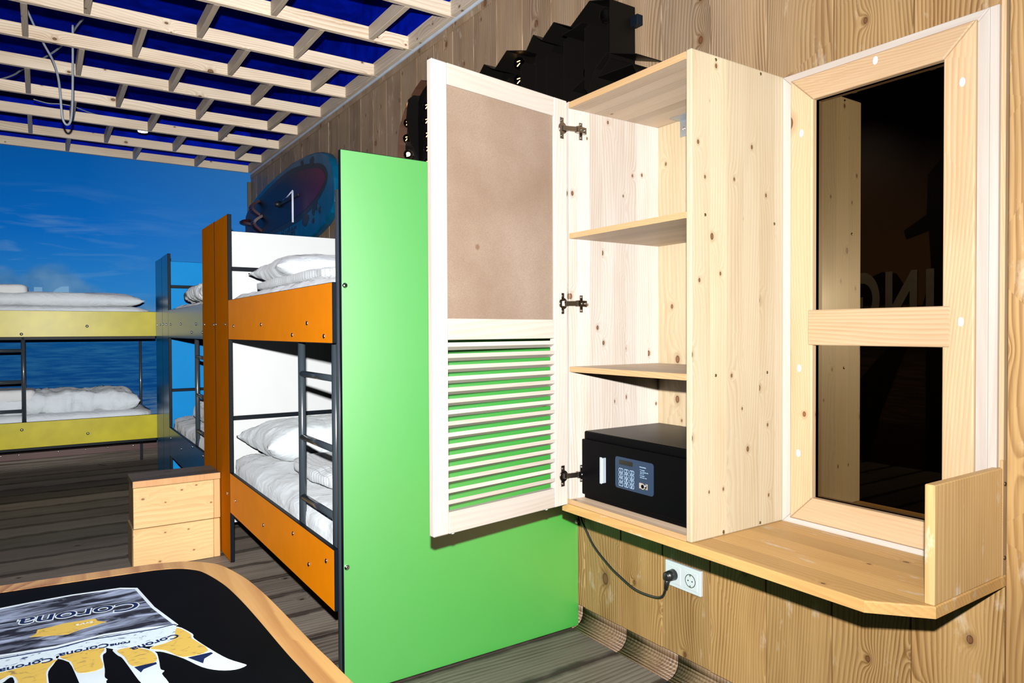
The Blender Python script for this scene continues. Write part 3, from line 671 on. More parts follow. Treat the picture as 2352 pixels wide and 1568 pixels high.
# ================================================================== BEDDING
def soft(name, cx, cy, cz, lx, ly, lz, mat, label, cat, e=6.0, n=(30, 16, 6), amp=0.006, freq=(6, 6, 6), rz=0.0, group=None, pinch=0.0, seed=0, tilt=None):
    bm = bmesh.new()
    bmesh.ops.create_cube(bm, size=2.0)
    nx, ny, nz = n
    # build a grid cube: subdivide separately along each axis
    for axis, cnt in ((0, nx), (1, ny), (2, nz)):
        es = [ed for ed in bm.edges if abs(abs((ed.verts[0].co-ed.verts[1].co)[axis]) - 2.0) < 1e-6]
        bmesh.ops.subdivide_edges(bm, edges=es, cuts=cnt-1, use_grid_fill=True)
    for v in bm.verts:
        c = v.co.copy()
        ln = (abs(c.x)**e + abs(c.y)**e + abs(c.z)**(e if pinch == 0 else 2.2))**(1/(e if pinch == 0 else e))
        if pinch == 0:
            q = c/ln
        else:
            u, w_ = c.x, c.y
            pr = max(0.0, (1-abs(u)**pinch))**0.5 * max(0.0, (1-abs(w_)**pinch))**0.5
            cr = 1 - 0.10*(1-abs(u)**2)*(abs(w_)**3); ck = 1 - 0.08*(1-abs(w_)**2)*(abs(u)**3)
            q = Vector((u*ck, w_*cr, c.z*(0.04+0.96*pr)))
        p = Vector((q.x*lx/2, q.y*ly/2, q.z*lz/2))
        pn = Vector((p.x*freq[0]+seed, p.y*freq[1]+seed*1.7, p.z*freq[2]))
        d = noise.fractal(pn, 1.0, 2.0, 3)*amp
        d2 = abs(noise.noise(Vector((pn.x*2.1, pn.y*2.6, pn.z))))*amp*0.9
        nn = Vector((q.x*0.4, q.y*0.4, q.z)); nn.normalize()
        v.co = p + nn*(d-d2)
    rot = Matrix.Rotation(rz, 4, 'Z')
    if tilt: rot = rot @ Euler(tilt).to_matrix().to_4x4()
    bm.transform(rot)
    for f in bm.faces: f.smooth = True
    bmesh.ops.recalc_face_normals(bm, faces=bm.faces)
    me = bpy.data.meshes.new(name); bm.to_mesh(me); bm.free(); me.materials.append(mat)
    o = bpy.data.objects.new(name, me); COL.objects.link(o); o.location = (cx, cy, cz)
    tag(o, label, cat, group); return o
# bunk 1 lower
soft('mattress', -0.485, 3.03, 0.43, 0.90, 1.76, 0.19, M['sheet'], 'white sheeted mattress on the lower berth of the orange and green bunk', 'mattress', 7, (26, 60, 6), 0.016, (9, 5, 7), seed=3)
soft('pillow', -0.50, 3.62, 0.605, 0.74, 0.50, 0.21, M['sheet'], 'plump white pillow on the lower berth of the orange bunk', 'pillow', 6, (34, 26, 4), 0.012, (7, 9, 6), rz=0.06, pinch=3.0, seed=8)
soft('blanket', -0.50, 2.93, 0.555, 0.62, 0.62, 0.075, M['seer'], 'folded white seersucker blanket in front of the pillow, lower orange berth', 'blanket', 5, (24, 24, 4), 0.009, (6, 6, 5), seed=11)
# bunk 1 upper
soft('mattress', -0.485, 3.03, 1.265, 0.90, 1.76, 0.17, M['sheet'], 'white sheeted mattress on the upper berth of the orange and green bunk', 'mattress', 8, (26, 60, 6), 0.008, (9, 14, 9), seed=5)
soft('blanket', -0.50, 3.02, 1.372, 0.76, 1.14, 0.055, M['seer'], 'folded white seersucker blanket under the pillow, upper orange berth', 'blanket', 7, (24, 40, 4), 0.005, (6, 6, 5), seed=13)
soft('pillow', -0.485, 3.40, 1.445, 0.76, 0.52, 0.165, M['sheet'], 'plump white pillow lying on the folded blanket of the upper orange berth', 'pillow', 6, (34, 26, 4), 0.010, (6, 7, 6), pinch=2.6, seed=18)
# bunk 2
soft('mattress', -0.485, 4.92, 1.265, 0.90, 1.85, 0.17, M['sheet'], 'white sheeted mattress on the upper berth of the blue bunk', 'mattress', 8, (20, 50, 6), 0.014, (9, 10, 9), seed=21)
soft('blanket', -0.665, 4.95, 1.405, 0.52, 1.05, 0.12, M['seer'], 'rolled white seersucker blanket on the upper berth of the blue bunk', 'blanket', 3, (14, 50, 8), 0.028, (3, 16, 4), seed=23)
soft('pillow', -0.50, 4.60, 1.47, 0.5, 0.60, 0.13, M['sheet'], 'white pillow on top of the rolled blanket, upper blue berth', 'pillow', 6, (20, 20, 4), 0.012, (6, 6, 6), pinch=3.0, seed=24)
soft('mattress', -0.485, 4.92, 0.44, 0.90, 1.85, 0.19, M['sheet'], 'white sheeted mattress on the lower berth of the blue bunk', 'mattress', 7, (20, 50, 6), 0.018, (9, 6, 9), seed=26)
soft('blanket', -0.57, 4.95, 0.62, 0.62, 0.84, 0.19, M['seer'], 'rolled white seersucker blanket heaped on the lower blue berth', 'blanket', 3, (16, 40, 8), 0.025, (4, 9, 4), seed=29)
# bunk 3
soft('mattress', -1.95, 6.69, 1.27, 1.93, 0.83, 0.18, M['sheet'], 'white sheeted mattress on the upper berth of the yellow bunk', 'mattress', 9, (50, 20, 6), 0.006, (5, 5, 5), seed=31)
soft('pillow', -1.66, 6.62, 1.405, 1.24, 0.60, 0.12, M['sheet'], 'long white pillow and duvet lying flat on the upper yellow berth', 'pillow', 6, (50, 20, 4), 0.013, (3, 8, 5), pinch=7, seed=33)
soft('towel', -2.02, 6.58, 1.475, 0.42, 0.36, 0.085, M['towel'], 'folded white towel on the duvet of the upper yellow berth', 'towel', 8, (20, 14, 5), 0.004, (9, 9, 9), seed=35)
soft('mattress', -1.95, 6.69, 0.45, 1.93, 0.83, 0.19, M['sheet'], 'white sheeted mattress on the lower berth of the yellow bunk', 'mattress', 9, (50, 20, 6), 0.006, (5, 5, 5), seed=37)
soft('pillow', -1.66, 6.60, 0.607, 1.20, 0.55, 0.19, M['sheet'], 'crumpled long white pillow and duvet on the lower yellow berth', 'pillow', 6, (60, 22, 5), 0.03, (8, 6, 4), pinch=8, seed=39)
soft('towel', -2.0, 6.52, 0.68, 0.46, 0.34, 0.095, M['towel'], 'folded white towel behind the ladder of the lower yellow berth', 'towel', 8, (20, 14, 5), 0.004, (9, 9, 9), seed=41)

# ================================================================== STOOL BOX
S = thing('box_stool', 'square pine plank box stool with greyed top against the tall orange boards', 'stool', (-1.175, 3.93, 0))
x0, x1, y0, y1 = -1.372, -0.976, 3.82, 4.05
bx('top_board', x0-0.002, x1+0.001, y0-0.006, y1+0.004, 0.40, 0.433, [M['cratet']], S, bev=0.003)
MB().box(x0-0.001, x1, y0-0.0065, y0-0.004, 0.401, 0.432, 0.001).build('top_edge', M['cratee'], S)
bx('front_board', x0+0.001, x1-0.031, y0, y0+0.025, 0.200, 0.398, M['crate'], S, bev=0.002)
bx('front_board', x0-0.002, x1-0.033, y0, y0+0.025, 0.0, 0.197, M['crate'], S, bev=0.002)
bx('end_board', x1-0.030, x1, y0+0.001, y1, 0.200, 0.398, M['cratee'], S, bev=0.002)
bx('end_board', x1-0.032, x1-0.002, y0+0.001, y1, 0.0, 0.197, M['cratee'], S, bev=0.002)
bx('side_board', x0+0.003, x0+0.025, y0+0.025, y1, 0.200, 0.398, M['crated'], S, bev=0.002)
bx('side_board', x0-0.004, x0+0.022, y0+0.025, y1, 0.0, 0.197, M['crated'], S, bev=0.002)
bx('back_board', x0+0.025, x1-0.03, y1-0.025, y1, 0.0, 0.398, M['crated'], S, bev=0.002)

# ================================================================== TABLE
T = thing('table', 'round-cornered wooden table with black top and painted beer carton motif', 'table', (-2.2, 0.9, 0))
outer = [(-1.414, 0.35), (-1.43, 0.801), (-1.435, 0.912), (-1.4385, 1.049), (-1.443, 1.15), (-1.451, 1.231), (-1.469, 1.313), (-1.491, 1.351), (-1.519, 1.376), (-1.557, 1.391), (-1.60, 1.398), (-1.70, 1.408), (-1.791, 1.417), (-2.3, 1.465), (-2.96, 1.51), (-3.0, 1.47), (-3.0, 0.39), (-2.96, 0.35)]
outer = [Vector((x, y, 0)) for x, y in outer]
def csm(P, n=4):
    out = []; m_ = len(P)
    for i in range(m_):
        p0, p1, p2, p3 = P[i-1], P[i], P[(i+1) % m_], P[(i+2) % m_]
        if (p2-p1).length > 0.3 or max((p1-p0).length, (p3-p2).length) > 0.6: out.append(p1); continue
        for k in range(n):
            t = k/n; out.append(0.5*((2*p1)+(-p0+p2)*t+(2*p0-5*p1+4*p2-p3)*t*t+(-p0+3*p1-3*p2+p3)*t**3))
    return out
outer = csm(outer)
def inset(pts, d):
    n = len(pts); out = []
    for i in range(n):
        a, b, c = pts[i-1], pts[i], pts[(i+1) % n]
        e1 = (b-a).normalized(); e2 = (c-b).normalized()
        n1 = Vector((-e1.y, e1.x, 0)); n2 = Vector((-e2.y, e2.x, 0)); nn = (n1+n2); nn = nn/(1+n1.dot(n2))
        out.append(b + nn*d)
    return out
inner = inset(outer, 0.037)
bmx = MB(); n = len(outer)
for i in range(n):
    j = (i+1) % n
    bmx.quad([outer[i]+Vector((0, 0, .74)), outer[j]+Vector((0, 0, .74)), inner[j]+Vector((0, 0, .74)), inner[i]+Vector((0, 0, .74))])
    bmx.quad([outer[i]+Vector((0, 0, .70)), outer[j]+Vector((0, 0, .70)), outer[j]+Vector((0, 0, .74)), outer[i]+Vector((0, 0, .74))])
    bmx.quad([inner[i]+Vector((0, 0, .738)), inner[j]+Vector((0, 0, .738)), inner[j]+Vector((0, 0, .74)), inner[i]+Vector((0, 0, .74))])
bmx.bm.faces.new([bmx.bm.verts.new(p+Vector((0, 0, .70))) for p in outer])
bmesh.ops.remove_doubles(bmx.bm, verts=bmx.bm.verts, dist=1e-5)
bmx.build('tabletop', M['tabw'], T, origin=(-2.2, 0.9, 0.72))
MB().prism([p+Vector((0, 0, 0.7335)) for p in inner], (0, 0, 0.006)).build('black_inlay', M['tabblack'], T)
for (x, y) in ((-1.55, 0.47), (-1.57, 1.27), (-2.85, 0.5), (-2.85, 1.35)): bx('leg', x-0.03, x+0.03, y-0.03, y+0.03, 0, 0.70, M['tabw'], T, bev=0.004)
ZT = 0.7395
def s5(*p): return [(a/5.444, 1280+b/5.444) for a, b in p]
def s6(*p): return [(260+a/6.588, 1330+b/6.588) for a, b in p]
def paint(name, pts, mat, lift, sm=1):
    P3 = [on(2, ZT, *p) for p in pts]
    if sm > 1: P3 = csm(P3, sm)
    return MB().prism([p + Vector((0, 0, lift-0.0002)) for p in P3], (0, 0, 0.0003)).build(name, mat, T)
def line(name, pts, wd, mat, lift):
    P3 = [on(2, ZT, *p) for p in pts]; b_ = MB()
    L_, R_ = [], []
    for i, p in enumerate(P3):
        d = (P3[min(i+1, len(P3)-1)]-P3[max(i-1, 0)]).normalized(); nn = Vector((-d.y, d.x, 0))*wd/2
        L_.append(p+nn); R_.append(p-nn)
    b_.prism([q+Vector((0, 0, lift-0.0002)) for q in (L_+R_[::-1])], (0, 0, 0.0003)); return b_.build(name, mat, T)
lab = s5((-900, 900), (-400, 740), (0, 640), (400, 560), (900, 470), (1500, 385), (1700, 385)) + s6((600, 420), (960, 700), (500, 760)) + s5((1300, 990), (700, 1140), (0, 1255), (-400, 1330), (-900, 1420))
paint('painted_banner', lab, M['smudge'], 0.0004)
line('painted_outline', s5((-900, 900), (-400, 740), (0, 645), (400, 565), (900, 475), (1500, 390), (1700, 390)) + s6((600, 430), (960, 700)), 0.0045, M['pwhite'], 0.0008)
line('painted_outline', s5((-900, 1400), (-400, 1310), (0, 1235), (700, 1120), (1300, 970)) + s6((500, 745), (960, 700)), 0.005, M['pwhite'], 0.0008)
band = s6((960, 700), (940, 760), (960, 880), (700, 1000), (300, 1040), (0, 1060)) + s5((1250, 1120), (900, 1210), (700, 1240), (650, 1310), (60, 1430), (-900, 1640), (-900, 1420), (0, 1255), (700, 1140), (1300, 990)) + s6((500, 760),)
paint('painted_band', band, M['pband'], 0.0007)
line('painted_stroke', s6((930, 690), (640, 760), (0, 870)) + s5((1100, 1040), (700, 1150), (0, 1275)), 0.0025, M['pnavy'], 0.0011)
b1 = s6((960, 720), (1200, 830), (1225, 900), (1500, 1080), (1740, 1210), (1960, 1280), (2015, 1310), (1850, 1370), (1600, 1380), (1340, 1330), (1060, 1200), (760, 1105), (620, 1090), (560, 1040), (900, 880))
b2 = s6((0, 1060), (60, 1150), (130, 1190), (230, 1320), (360, 1500), (420, 1568), (600, 1750), (900, 1750), (840, 1568), (740, 1440), (775, 1390), (715, 1360), (690, 1220), (620, 1090), (300, 1020))
b3 = s5((700, 1240), (860, 1310), (960, 1500), (1020, 1640), (1120, 1800), (1420, 1800), (1330, 1568), (1345, 1530), (1310, 1500), (1310, 1400), (1285, 1230), (1330, 1180), (1250, 1110))
b4 = s5((-300, 1500), (0, 1400), (690, 1230), (690, 1310), (605, 1430), (610, 1568), (640, 1800), (230, 1800), (180, 1550), (130, 1500), (0, 1590), (-300, 1700))
for b_ in (b1, b2, b3, b4): paint('painted_bottle', b_, M['pwhite'], 0.0006, 3)
y1_ = s6((960, 745), (1170, 840), (1195, 910), (1440, 1085), (1060, 1185), (800, 1085), (560, 1050), (900, 930))
y2_ = s6((60, 1090), (290, 1040), (580, 1100), (650, 1250), (300, 1325), (170, 1180))
y3_ = s5((760, 1240), (1250, 1140), (1300, 1170), (1250, 1240), (1280, 1390), (975, 1450), (890, 1310))
y4_ = s5((-300, 1560), (0, 1450), (670, 1290), (660, 1330), (580, 1430), (585, 1568), (590, 1800), (250, 1800), (220, 1550), (130, 1480), (0, 1540), (-300, 1660))
for b_ in (y1_, y2_, y3_, y4_): paint('painted_beer', b_, M['pyellow'], 0.0010, 3)
paint('painted_neck', s6((1130, 1195), (1480, 1115), (1510, 1130), (1380, 1210), (1360, 1280)), M['pnavy'], 0.0011)
paint('painted_neck', s6((320, 1340), (650, 1265), (660, 1290), (460, 1370), (420, 1420)), M['pnavy'], 0.0011)
paint('painted_crown', s5((370, 1000), (450, 960), (470, 910), (620, 880), (800, 830), (1190, 770), (1220, 800), (1330, 812), (1190, 850), (1020, 900), (850, 965), (680, 980), (560, 990)), M['pyellow'], 0.0009)
def ttext(name, s, size, p0, p1, mat, lift, shear=0.0, bold=0.0):
    a, b = on(2, ZT, *p0), on(2, ZT, *p1); d = (b-a).normalized(); up = Vector((-d.y, d.x, 0))
    return text(name, s, size, a + Vector((0, 0, lift)), d, up, mat, T, extrude=0.0001, shear=shear, bold=bold)
ttext('painted_word', 'Corona', 0.0495, (322, 1381), (0, 1430), M['pwhite'], 0.0009, bold=0.0022)
ttext('painted_word', 'Corona', 0.0495, (322, 1381), (0, 1430), M['pnavy'], 0.0012, bold=0.0004)
for p0, p1, sz in (((406, 1457), (312, 1486), 0.019), ((250, 1478), (150, 1500), 0.018), ((122, 1511), (20, 1534), 0.018), ((300, 1473), (250, 1482), 0.013)):
    ttext('painted_word', 'Corona' if sz > 0.015 else 'rona', sz, p0, p1, M['pnavy'], 0.0013, bold=0.0004)
ttext('painted_word', 'Extra', 0.010, (214, 1427), (120, 1447), M['pwhite'], 0.0012)

# ================================================================== DESK (worktop) and end board
D = thing('wall_desk', 'worn pine wall worktop under the cabinet and window with clipped corner and end board', 'worktop', (-0.2, 1.18, 0.598))
pts = [(-0.0, 1.708), (-0.397, 1.708), (-0.395, 0.75), (-0.312, 0.655), (-0.0, 0.655)]
MB().prism([(x, y, 0.598) for x, y in pts], (0, 0, 0.024), bev=0.003).build('worktop', M['desk'], D)
bx('end_board', -0.315, -0.006, 0.657, 0.676, 0.622, 0.855, M['endb'], D, bev=0.002)['label'] = 'upright end board with a worn face'
bx('batten', -0.02, -0.001, 0.656, 0.662, 0.622, 0.872, M['edgew'], D, bev=0.001)
for z in (0.82, 0.66): MB().sph((-0.010, 0.6555, z), 0.005, (1, 0.4, 1)).build('screw', M['screw'], D)

# ================================================================== WALL CABINET
Cb = thing('wall_cabinet', 'tall pine wall cabinet above the worktop, open, with shelves and louvred door', 'cabinet', (-0.2, 1.45, 0.622))
CX = -0.39
so = MB().box(CX, -0.001, 1.194, 1.212, 0.6225, 1.851, 0.003, seg=2).build('side_panel', M['cabside'], Cb)
bx('side_panel', CX, -0.001, 1.678, 1.696, 0.6225, 1.851, M['cabin'], Cb, bev=0.002)
bx('top_panel', CX, -0.001, 1.212, 1.678, 1.829, 1.847, M['shelfw'], Cb, bev=0.001)
bx('bottom_panel', CX, -0.001, 1.212, 1.678, 0.6225, 0.637, M['shelfw'], Cb, bev=0.001)
MB().box(CX-0.0005, CX+0.001, 1.212, 1.690, 0.6225, 0.637, 0).build('front_edge', M['edgew'], Cb)
MB().box(CX-0.0008, CX+0.001, 1.212, 1.678, 1.829, 1.8475, 0).build('front_edge', M['edgew'], Cb)
bx('back_panel', -0.010, -0.001, 1.212, 1.678, 0.637, 1.829, M['backb'], Cb, bev=0)
for z in (1.434, 1.028):
    bx('shelf', CX, -0.011, 1.2125, 1.6775, z, z+0.016, M['shelfw'], Cb, bev=0.001)
    MB().box(CX-0.0006, CX+0.001, 1.2125, 1.6775, z, z+0.016, 0).build('front_edge', M['edgew'], Cb)
br = MB().box(-0.013, -0.0105, 1.50, 1.578, 1.775, 1.828).box(-0.06, -0.0105, 1.50, 1.578, 1.8262, 1.8285).build('corner_bracket', M['zinc'], Cb)
MB().sph((-0.0135, 1.562, 1.80), 0.006, (0.4, 1, 1)).build('screw', M['chrome'], Cb)
for (x, z) in ((-0.30, 1.838), (-0.12, 1.838), (-0.30, 1.036), (-0.09, 1.036), (-0.27, 0.63), (-0.12, 0.63), (-0.34, 1.442), (-0.06, 1.442)):
    MB().sph((x, 1.1935, z+0.002), 0.0042, (1, 0.3, 1), 8, 5).build('screw', M['screw'], Cb)
# door: local frame u (away from hinge) , w (thickness), z
hx, hy = -0.397, 1.680
ang = math.radians(-170.945)
DR = bpy.data.objects.new('door', None)
def dbox(mb, u0, u1, w0, w1, z0, z1, bev=0.0): return mb.box(u0, u1, w0, w1, z0, z1, bev)
# inner face at w=0; thickness goes to w = -TH (local +y points to room side after rotation)
TH = 0.021
ZB, ZTp = 0.622, 1.851
def place(o, parent=None):
    pass
def dobj(mb, name, mat, parent=None):
    o = mb.build(name, mat, None)
    l = Vector(o.location)
    if parent is None:
        R = Matrix.Rotation(ang, 4, 'Z')
        o.parent = Cb
        o.rotation_euler = (0, 0, ang)
        wl_ = R @ l + Vector((hx, hy, 0))
        o.location = wl_ - wpos(Cb)
        o['_l'] = [l.x, l.y, l.z]
    else:
        o.parent = parent
        o.location = l - Vector(parent['_l'])
    return o
# frame of the door = part 'door' (two stiles); rails, panel, slats, hinges = sub-parts
f = MB(); dbox(f, 0.0, 0.055, -TH, 0, ZB, ZTp, 0.0015); dbox(f, 0.457, 0.508, -TH, 0, ZB, ZTp, 0.003)
door = dobj(f, 'door', M['door']); door['label'] = 'pale pine door, fibreboard upper panel, louvred lower part'
dobj(dbox(MB(), 0.055, 0.457, -TH+0.001, -0.0005, 1.795, ZTp, 0.0015), 'rail', M['doorh'], door)
dobj(dbox(MB(), 0.055, 0.457, -TH+0.001, -0.0008, 1.131, 1.187, 0.0015), 'rail', M['doorh'], door)
dobj(dbox(MB(), 0.055, 0.457, -TH+0.001, -0.0008, ZB, 0.679, 0.0015), 'rail', M['doorh'], door)
dobj(dbox(MB(), 0.050, 0.460, -0.013, -0.007, 1.18, 1.80, 0), 'fibreboard_panel', M['mdf'], door)
for i in range(15):
    z = 1.124 - 0.0295*i
    b_ = MB()
    # tilted slat: section parallelogram, room side edge low
    u0, u1 = 0.053, 0.459
    sec = [(0.0005, z-0.010), (0.0005, z), (TH-0.001, z-0.002+0.012), (TH-0.001, z-0.010+0.010)]
    sec = [(-0.0008, z), (-0.0008, z-0.0108), (-TH+0.0015, z-0.0205), (-TH+0.0015, z-0.0097)]
    b_.prism([(u0, w_, zz) for w_, zz in sec], (u1-u0, 0, 0))
    dobj(b_, 'slat', M['doorh'], door)
for u in (0.085, 0.44):
    dobj(MB().sph((u, -0.010, ZB-0.001), 0.006, (1, 1, 0.7)), 'bumper', M['bumper'], door)
# hinges: plate on door stile, cup, arm, cross plate on the side panel
def Ld(u, w_, z): return (u, w_, z)
R_inv = Matrix.Rotation(-ang, 4, 'Z')
def w2l(x, y, z): return R_inv @ (Vector((x, y, z)) - Vector((hx, hy, 0)))
for zc in (1.765, 1.236, 0.712):
    b_ = MB()
    b_.box(0.015, 0.031, 0.0, 0.0025, zc-0.032, zc+0.032, 0.0012)
    b_.cyl((0.020, 0.0035, zc), (0.020, -0.001, zc), 0.017, 20)
    b_.box(0.012, 0.022, 0.002, 0.008, zc-0.008, zc+0.008, 0.001)
    for dz in (-0.023, 0.023): b_.sph((0.025, 0.003, zc+dz), 0.0042, (1, 0.5, 1), 8, 5)
    # arm reaching into the cabinet
    a0 = w2l(-0.409, 1.672, zc); a1 = w2l(-0.372, 1.664, zc+0.001); a2 = w2l(-0.335, 1.668, zc-0.0)
    def arm(p, q, h, t_):
        d = (q-p).normalized(); nn = Vector((-d.y, d.x, 0))*t_/2; hz = Vector((0, 0, h/2))
        b_.prism([p+nn-hz, p-nn-hz, p-nn+hz, p+nn+hz], q-p)
    arm(a0, a1, 0.014, 0.005); arm(a1, a2, 0.018, 0.013)
    c0 = w2l(-0.352, 1.6755, zc)
    arm(c0+Vector((0, 0, 0)), w2l(-0.341, 1.6755, zc), 0.052, 0.004)
    for p in (w2l(-0.3475, 1.6725, zc+0.020), w2l(-0.3475, 1.6725, zc-0.020), w2l(-0.357, 1.660, zc), w2l(-0.342, 1.660, zc)):
        b_.sph(p, 0.0045, (1, 1, 1), 8, 5)
    dobj(b_, 'hinge', M['nickel'], door)

# ================================================================== SAFE
SF = thing('safe', 'black steel hotel safe with keypad on the cabinet floor', 'safe', (-0.18, 1.455, 0.637))
SX = -0.345
bs = MB().box(SX, -0.02, 1.238, 1.664, 0.6385, 0.845, 0.004, seg=2).build('body', [M['safe']], SF)
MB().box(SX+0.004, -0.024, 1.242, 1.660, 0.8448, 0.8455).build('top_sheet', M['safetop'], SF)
MB().box(SX-0.012, SX, 1.240, 1.661, 0.655, 0.822, 0.0025, seg=2).build('door', M['safe'], SF)
FX = SX-0.012
hd = MB(); hd.box(FX-0.014, FX, 1.549, 1.553, 0.706, 0.780, 0.001); hd.box(FX-0.017, FX-0.012, 1.551, 1.560, 0.704, 0.782, 0.0015)
hd.build('handle', M['alu'], SF)
def rrect(y0, y1, z0, z1, r, x):
    out = []
    for cy, cz, a0 in ((y1-r, z1-r, 0), (y0+r, z1-r, 90), (y0+r, z0+r, 180), (y1-r, z0+r, 270)):
        for k_ in range(5):
            t_ = math.radians(a0+22.5*k_); out.append((x, cy+r*math.cos(t_), cz+r*math.sin(t_)))
    return out
kp = MB().prism(rrect(1.356, 1.508, 0.702, 0.792, 0.008, FX+0.001), (-0.0025, 0, 0)).build('keypad', M['navy'], SF)
MB().prism(rrect(1.437, 1.491, 0.771, 0.784, 0.001, FX-0.0012), (-0.0008, 0, 0)).build('display', M['display'], SF)
keys = '123456789*0#'
for r_ in range(4):
    for c_ in range(3):
        yc = 1.4835-0.0222*c_; zc = 0.7545-0.0132*r_
        kb = MB()
        o_ = rrect(yc-0.0085, yc+0.0085, zc-0.0055, zc+0.0055, 0.002, FX-0.0022); i_ = rrect(yc-0.0074, yc+0.0074, zc-0.0044, zc+0.0044, 0.0015, FX-0.0022)
        for q in range(len(o_)):
            w_ = (q+1) % len(o_); kb.quad([o_[q], o_[w_], i_[w_], i_[q]])
        kk = kb.build('key', M['print'], SF)
        text('key_mark', keys[r_*3+c_], 0.010, (FX-0.0022, yc, zc), (0, -1, 0), (0, 0, 1), M['print'], SF, 0.0001, center=True)
for s_, z_, sz in (('Instructions', 0.7745, 0.0052), ('• To close:', 0.7665, 0.0046), ('  Enter 3-6 digit code,', 0.7615, 0.0038), ('  press "#".', 0.7570, 0.0038), ('• To open:', 0.7510, 0.0046), ('  Enter your code.', 0.7462, 0.0038)):
    text('lettering', s_, sz, (FX-0.0022, 1.4085, z_), (0, -1, 0), (0, 0, 1), M['print'], SF, 0.0001)
lk = MB(); lk.cyl((FX-0.001, 1.392, 0.7245), (FX-0.007, 1.392, 0.7245), 0.0085, 18); lk.box(FX-0.003, FX-0.0012, 1.376, 1.410, 0.716, 0.732, 0.0008)
lk.build('lock_plate', M['chrome'], SF)
MB().cyl((FX-0.007, 1.392, 0.7245), (FX-0.0075, 1.392, 0.7245), 0.0055, 14).build('keyhole', M['safe'], SF)

# ================================================================== SOCKET AND CORD
K = thing('wall_socket', 'white double power socket on the boards below the worktop', 'socket', (0, 1.572, 0.348))
MB().box(-0.009, 0.003, 1.497, 1.648, 0.308, 0.389, 0.002, seg=2).build('cover_frame', M['plastic'], K)
for yc in (1.6085, 1.5375):
    MB().box(-0.0105, -0.008, yc-0.029, yc+0.029, 0.319, 0.378, 0.0012).build('insert', M['plastic'], K)
    if yc < 1.6:
        g = MB(); g.cyl((-0.0115, yc, 0.3485), (-0.010, yc, 0.3485), 0.0215, 24, caps=False)
        o1 = [(-0.0112, yc+0.0215*math.cos(t_), 0.3485+0.0215*math.sin(t_)) for t_ in [2*PI*q/24 for q in range(24)]]
        o2 = [(-0.0112, yc+0.0195*math.cos(t_), 0.3485+0.0195*math.sin(t_)) for t_ in [2*PI*q/24 for q in range(24)]]
        for q in range(24): g.quad([o1[q], o1[(q+1) % 24], o2[(q+1) % 24], o2[q]])
        g.build('socket_rim', M['edge'], K)
        MB().cyl((-0.0114, yc, 0.3485), (-0.0106, yc, 0.3485), 0.0185, 24).build('socket_face', M['plastic'], K)
        for dz in (-0.017, 0.017): MB().box(-0.0125, -0.0108, yc-0.002, yc+0.002, 0.3485+dz-0.003, 0.3485+dz+0.003).build('earth_clip', M['nickel'], K)
        for dy in (-0.0085, 0.0085): MB().cyl((-0.0118, yc+dy, 0.3485), (-0.0108, yc+dy, 0.3485), 0.0024, 10).build('pin_hole', M['edge'], K)
CD = thing('power_cord', 'black power cord looping from behind the worktop to the socket', 'cord', (-0.02, 1.85, 0.25))
cp = [(-0.03, 2.088, 0.60), (-0.028, 2.082, 0.50), (-0.022, 2.073, 0.434), (-0.02, 2.047, 0.398), (-0.02, 1.997, 0.344), (-0.02, 1.912, 0.294), (-0.02, 1.854, 0.271), (-0.02, 1.777, 0.249), (-0.022, 1.693, 0.252), (-0.03, 1.645, 0.268), (-0.038, 1.622, 0.295), (-0.04, 1.614, 0.318)]
MB().tube(smooth(cp), 0.0042, 8).build('cable', M['rubber'], CD)
pg = MB(); pg.cyl((-0.011, 1.609, 0.349), (-0.045, 1.609, 0.349), 0.0185, 20, r2=0.015); pg.cyl((-0.036, 1.611, 0.345), (-0.040, 1.616, 0.305), 0.012, 12, r2=0.006); pg.sph((-0.044, 1.609, 0.349), 0.015, (0.5, 1, 1))
pg.build('plug', M['rubber'], CD)

# ================================================================== MARQUEE SIGNS
def bulb(parent, p, r=0.021, hot=False, fil=True):
    x, y, z = p
    g = MB().sph((x, y, z), r, (1, 1, 1), 16, 10).build('bulb', M['glass'], parent)
    if fil:
        b_ = MB()
        for dz in (-0.005, 0.005): b_.cyl((x-0.006, y-0.011, z+dz), (x-0.002, y+0.011, z+dz*1.6), 0.0016, 6)
        mt = M['bulbhot'] if hot else M['bulbw']
        if hot: b_.sph((x, y, z), 0.010)
        b_.build('filament', mt, g)
    MB().cyl((x+r*0.8, y, z), (x+r*2.0, y, z), r*0.45, 10).build('lamp_holder', M['black'], parent)
SG = thing('marquee_sign', 'black sheet metal marquee light shaped like an upright surfboard with glowing bulbs', 'sign', (-0.02, 3.42, 2.0))
def board_outline(yc, z0, z1, hw, n=16):
    out = []
    for i in range(n+1):
        t_ = i/n; z = z0 + (z1-z0)*t_; wv = hw*math.sin(PI*min(1, (0.10+0.9*t_)))**0.62 if t_ < 1 else 0
        out.append((wv, z))
    return [(-0.01, yc+w_, z) for w_, z in out] + [(-0.01, yc-w_, z) for w_, z in out[::-1][1:]]
hp = [(0.0, 2.47), (0.07, 2.447), (0.155, 2.405), (0.212, 2.355), (0.268, 2.29), (0.292, 2.20), (0.295, 2.08), (0.285, 1.92), (0.24, 1.72), (0.16, 1.55), (0.06, 1.45)]
ol = [(-0.01, 3.33+w_, z) for w_, z in hp] + [(-0.01, 3.33-w_, z) for w_, z in hp[::-1][:-1]]
MB().prism(ol, (-0.004, 0, 0)).build('back_plate', M['black'], SG)
MB().wall(ol, (-0.05, 0, 0), closed=True).build('rim_wall', M['rim'], SG, solid=0.003)
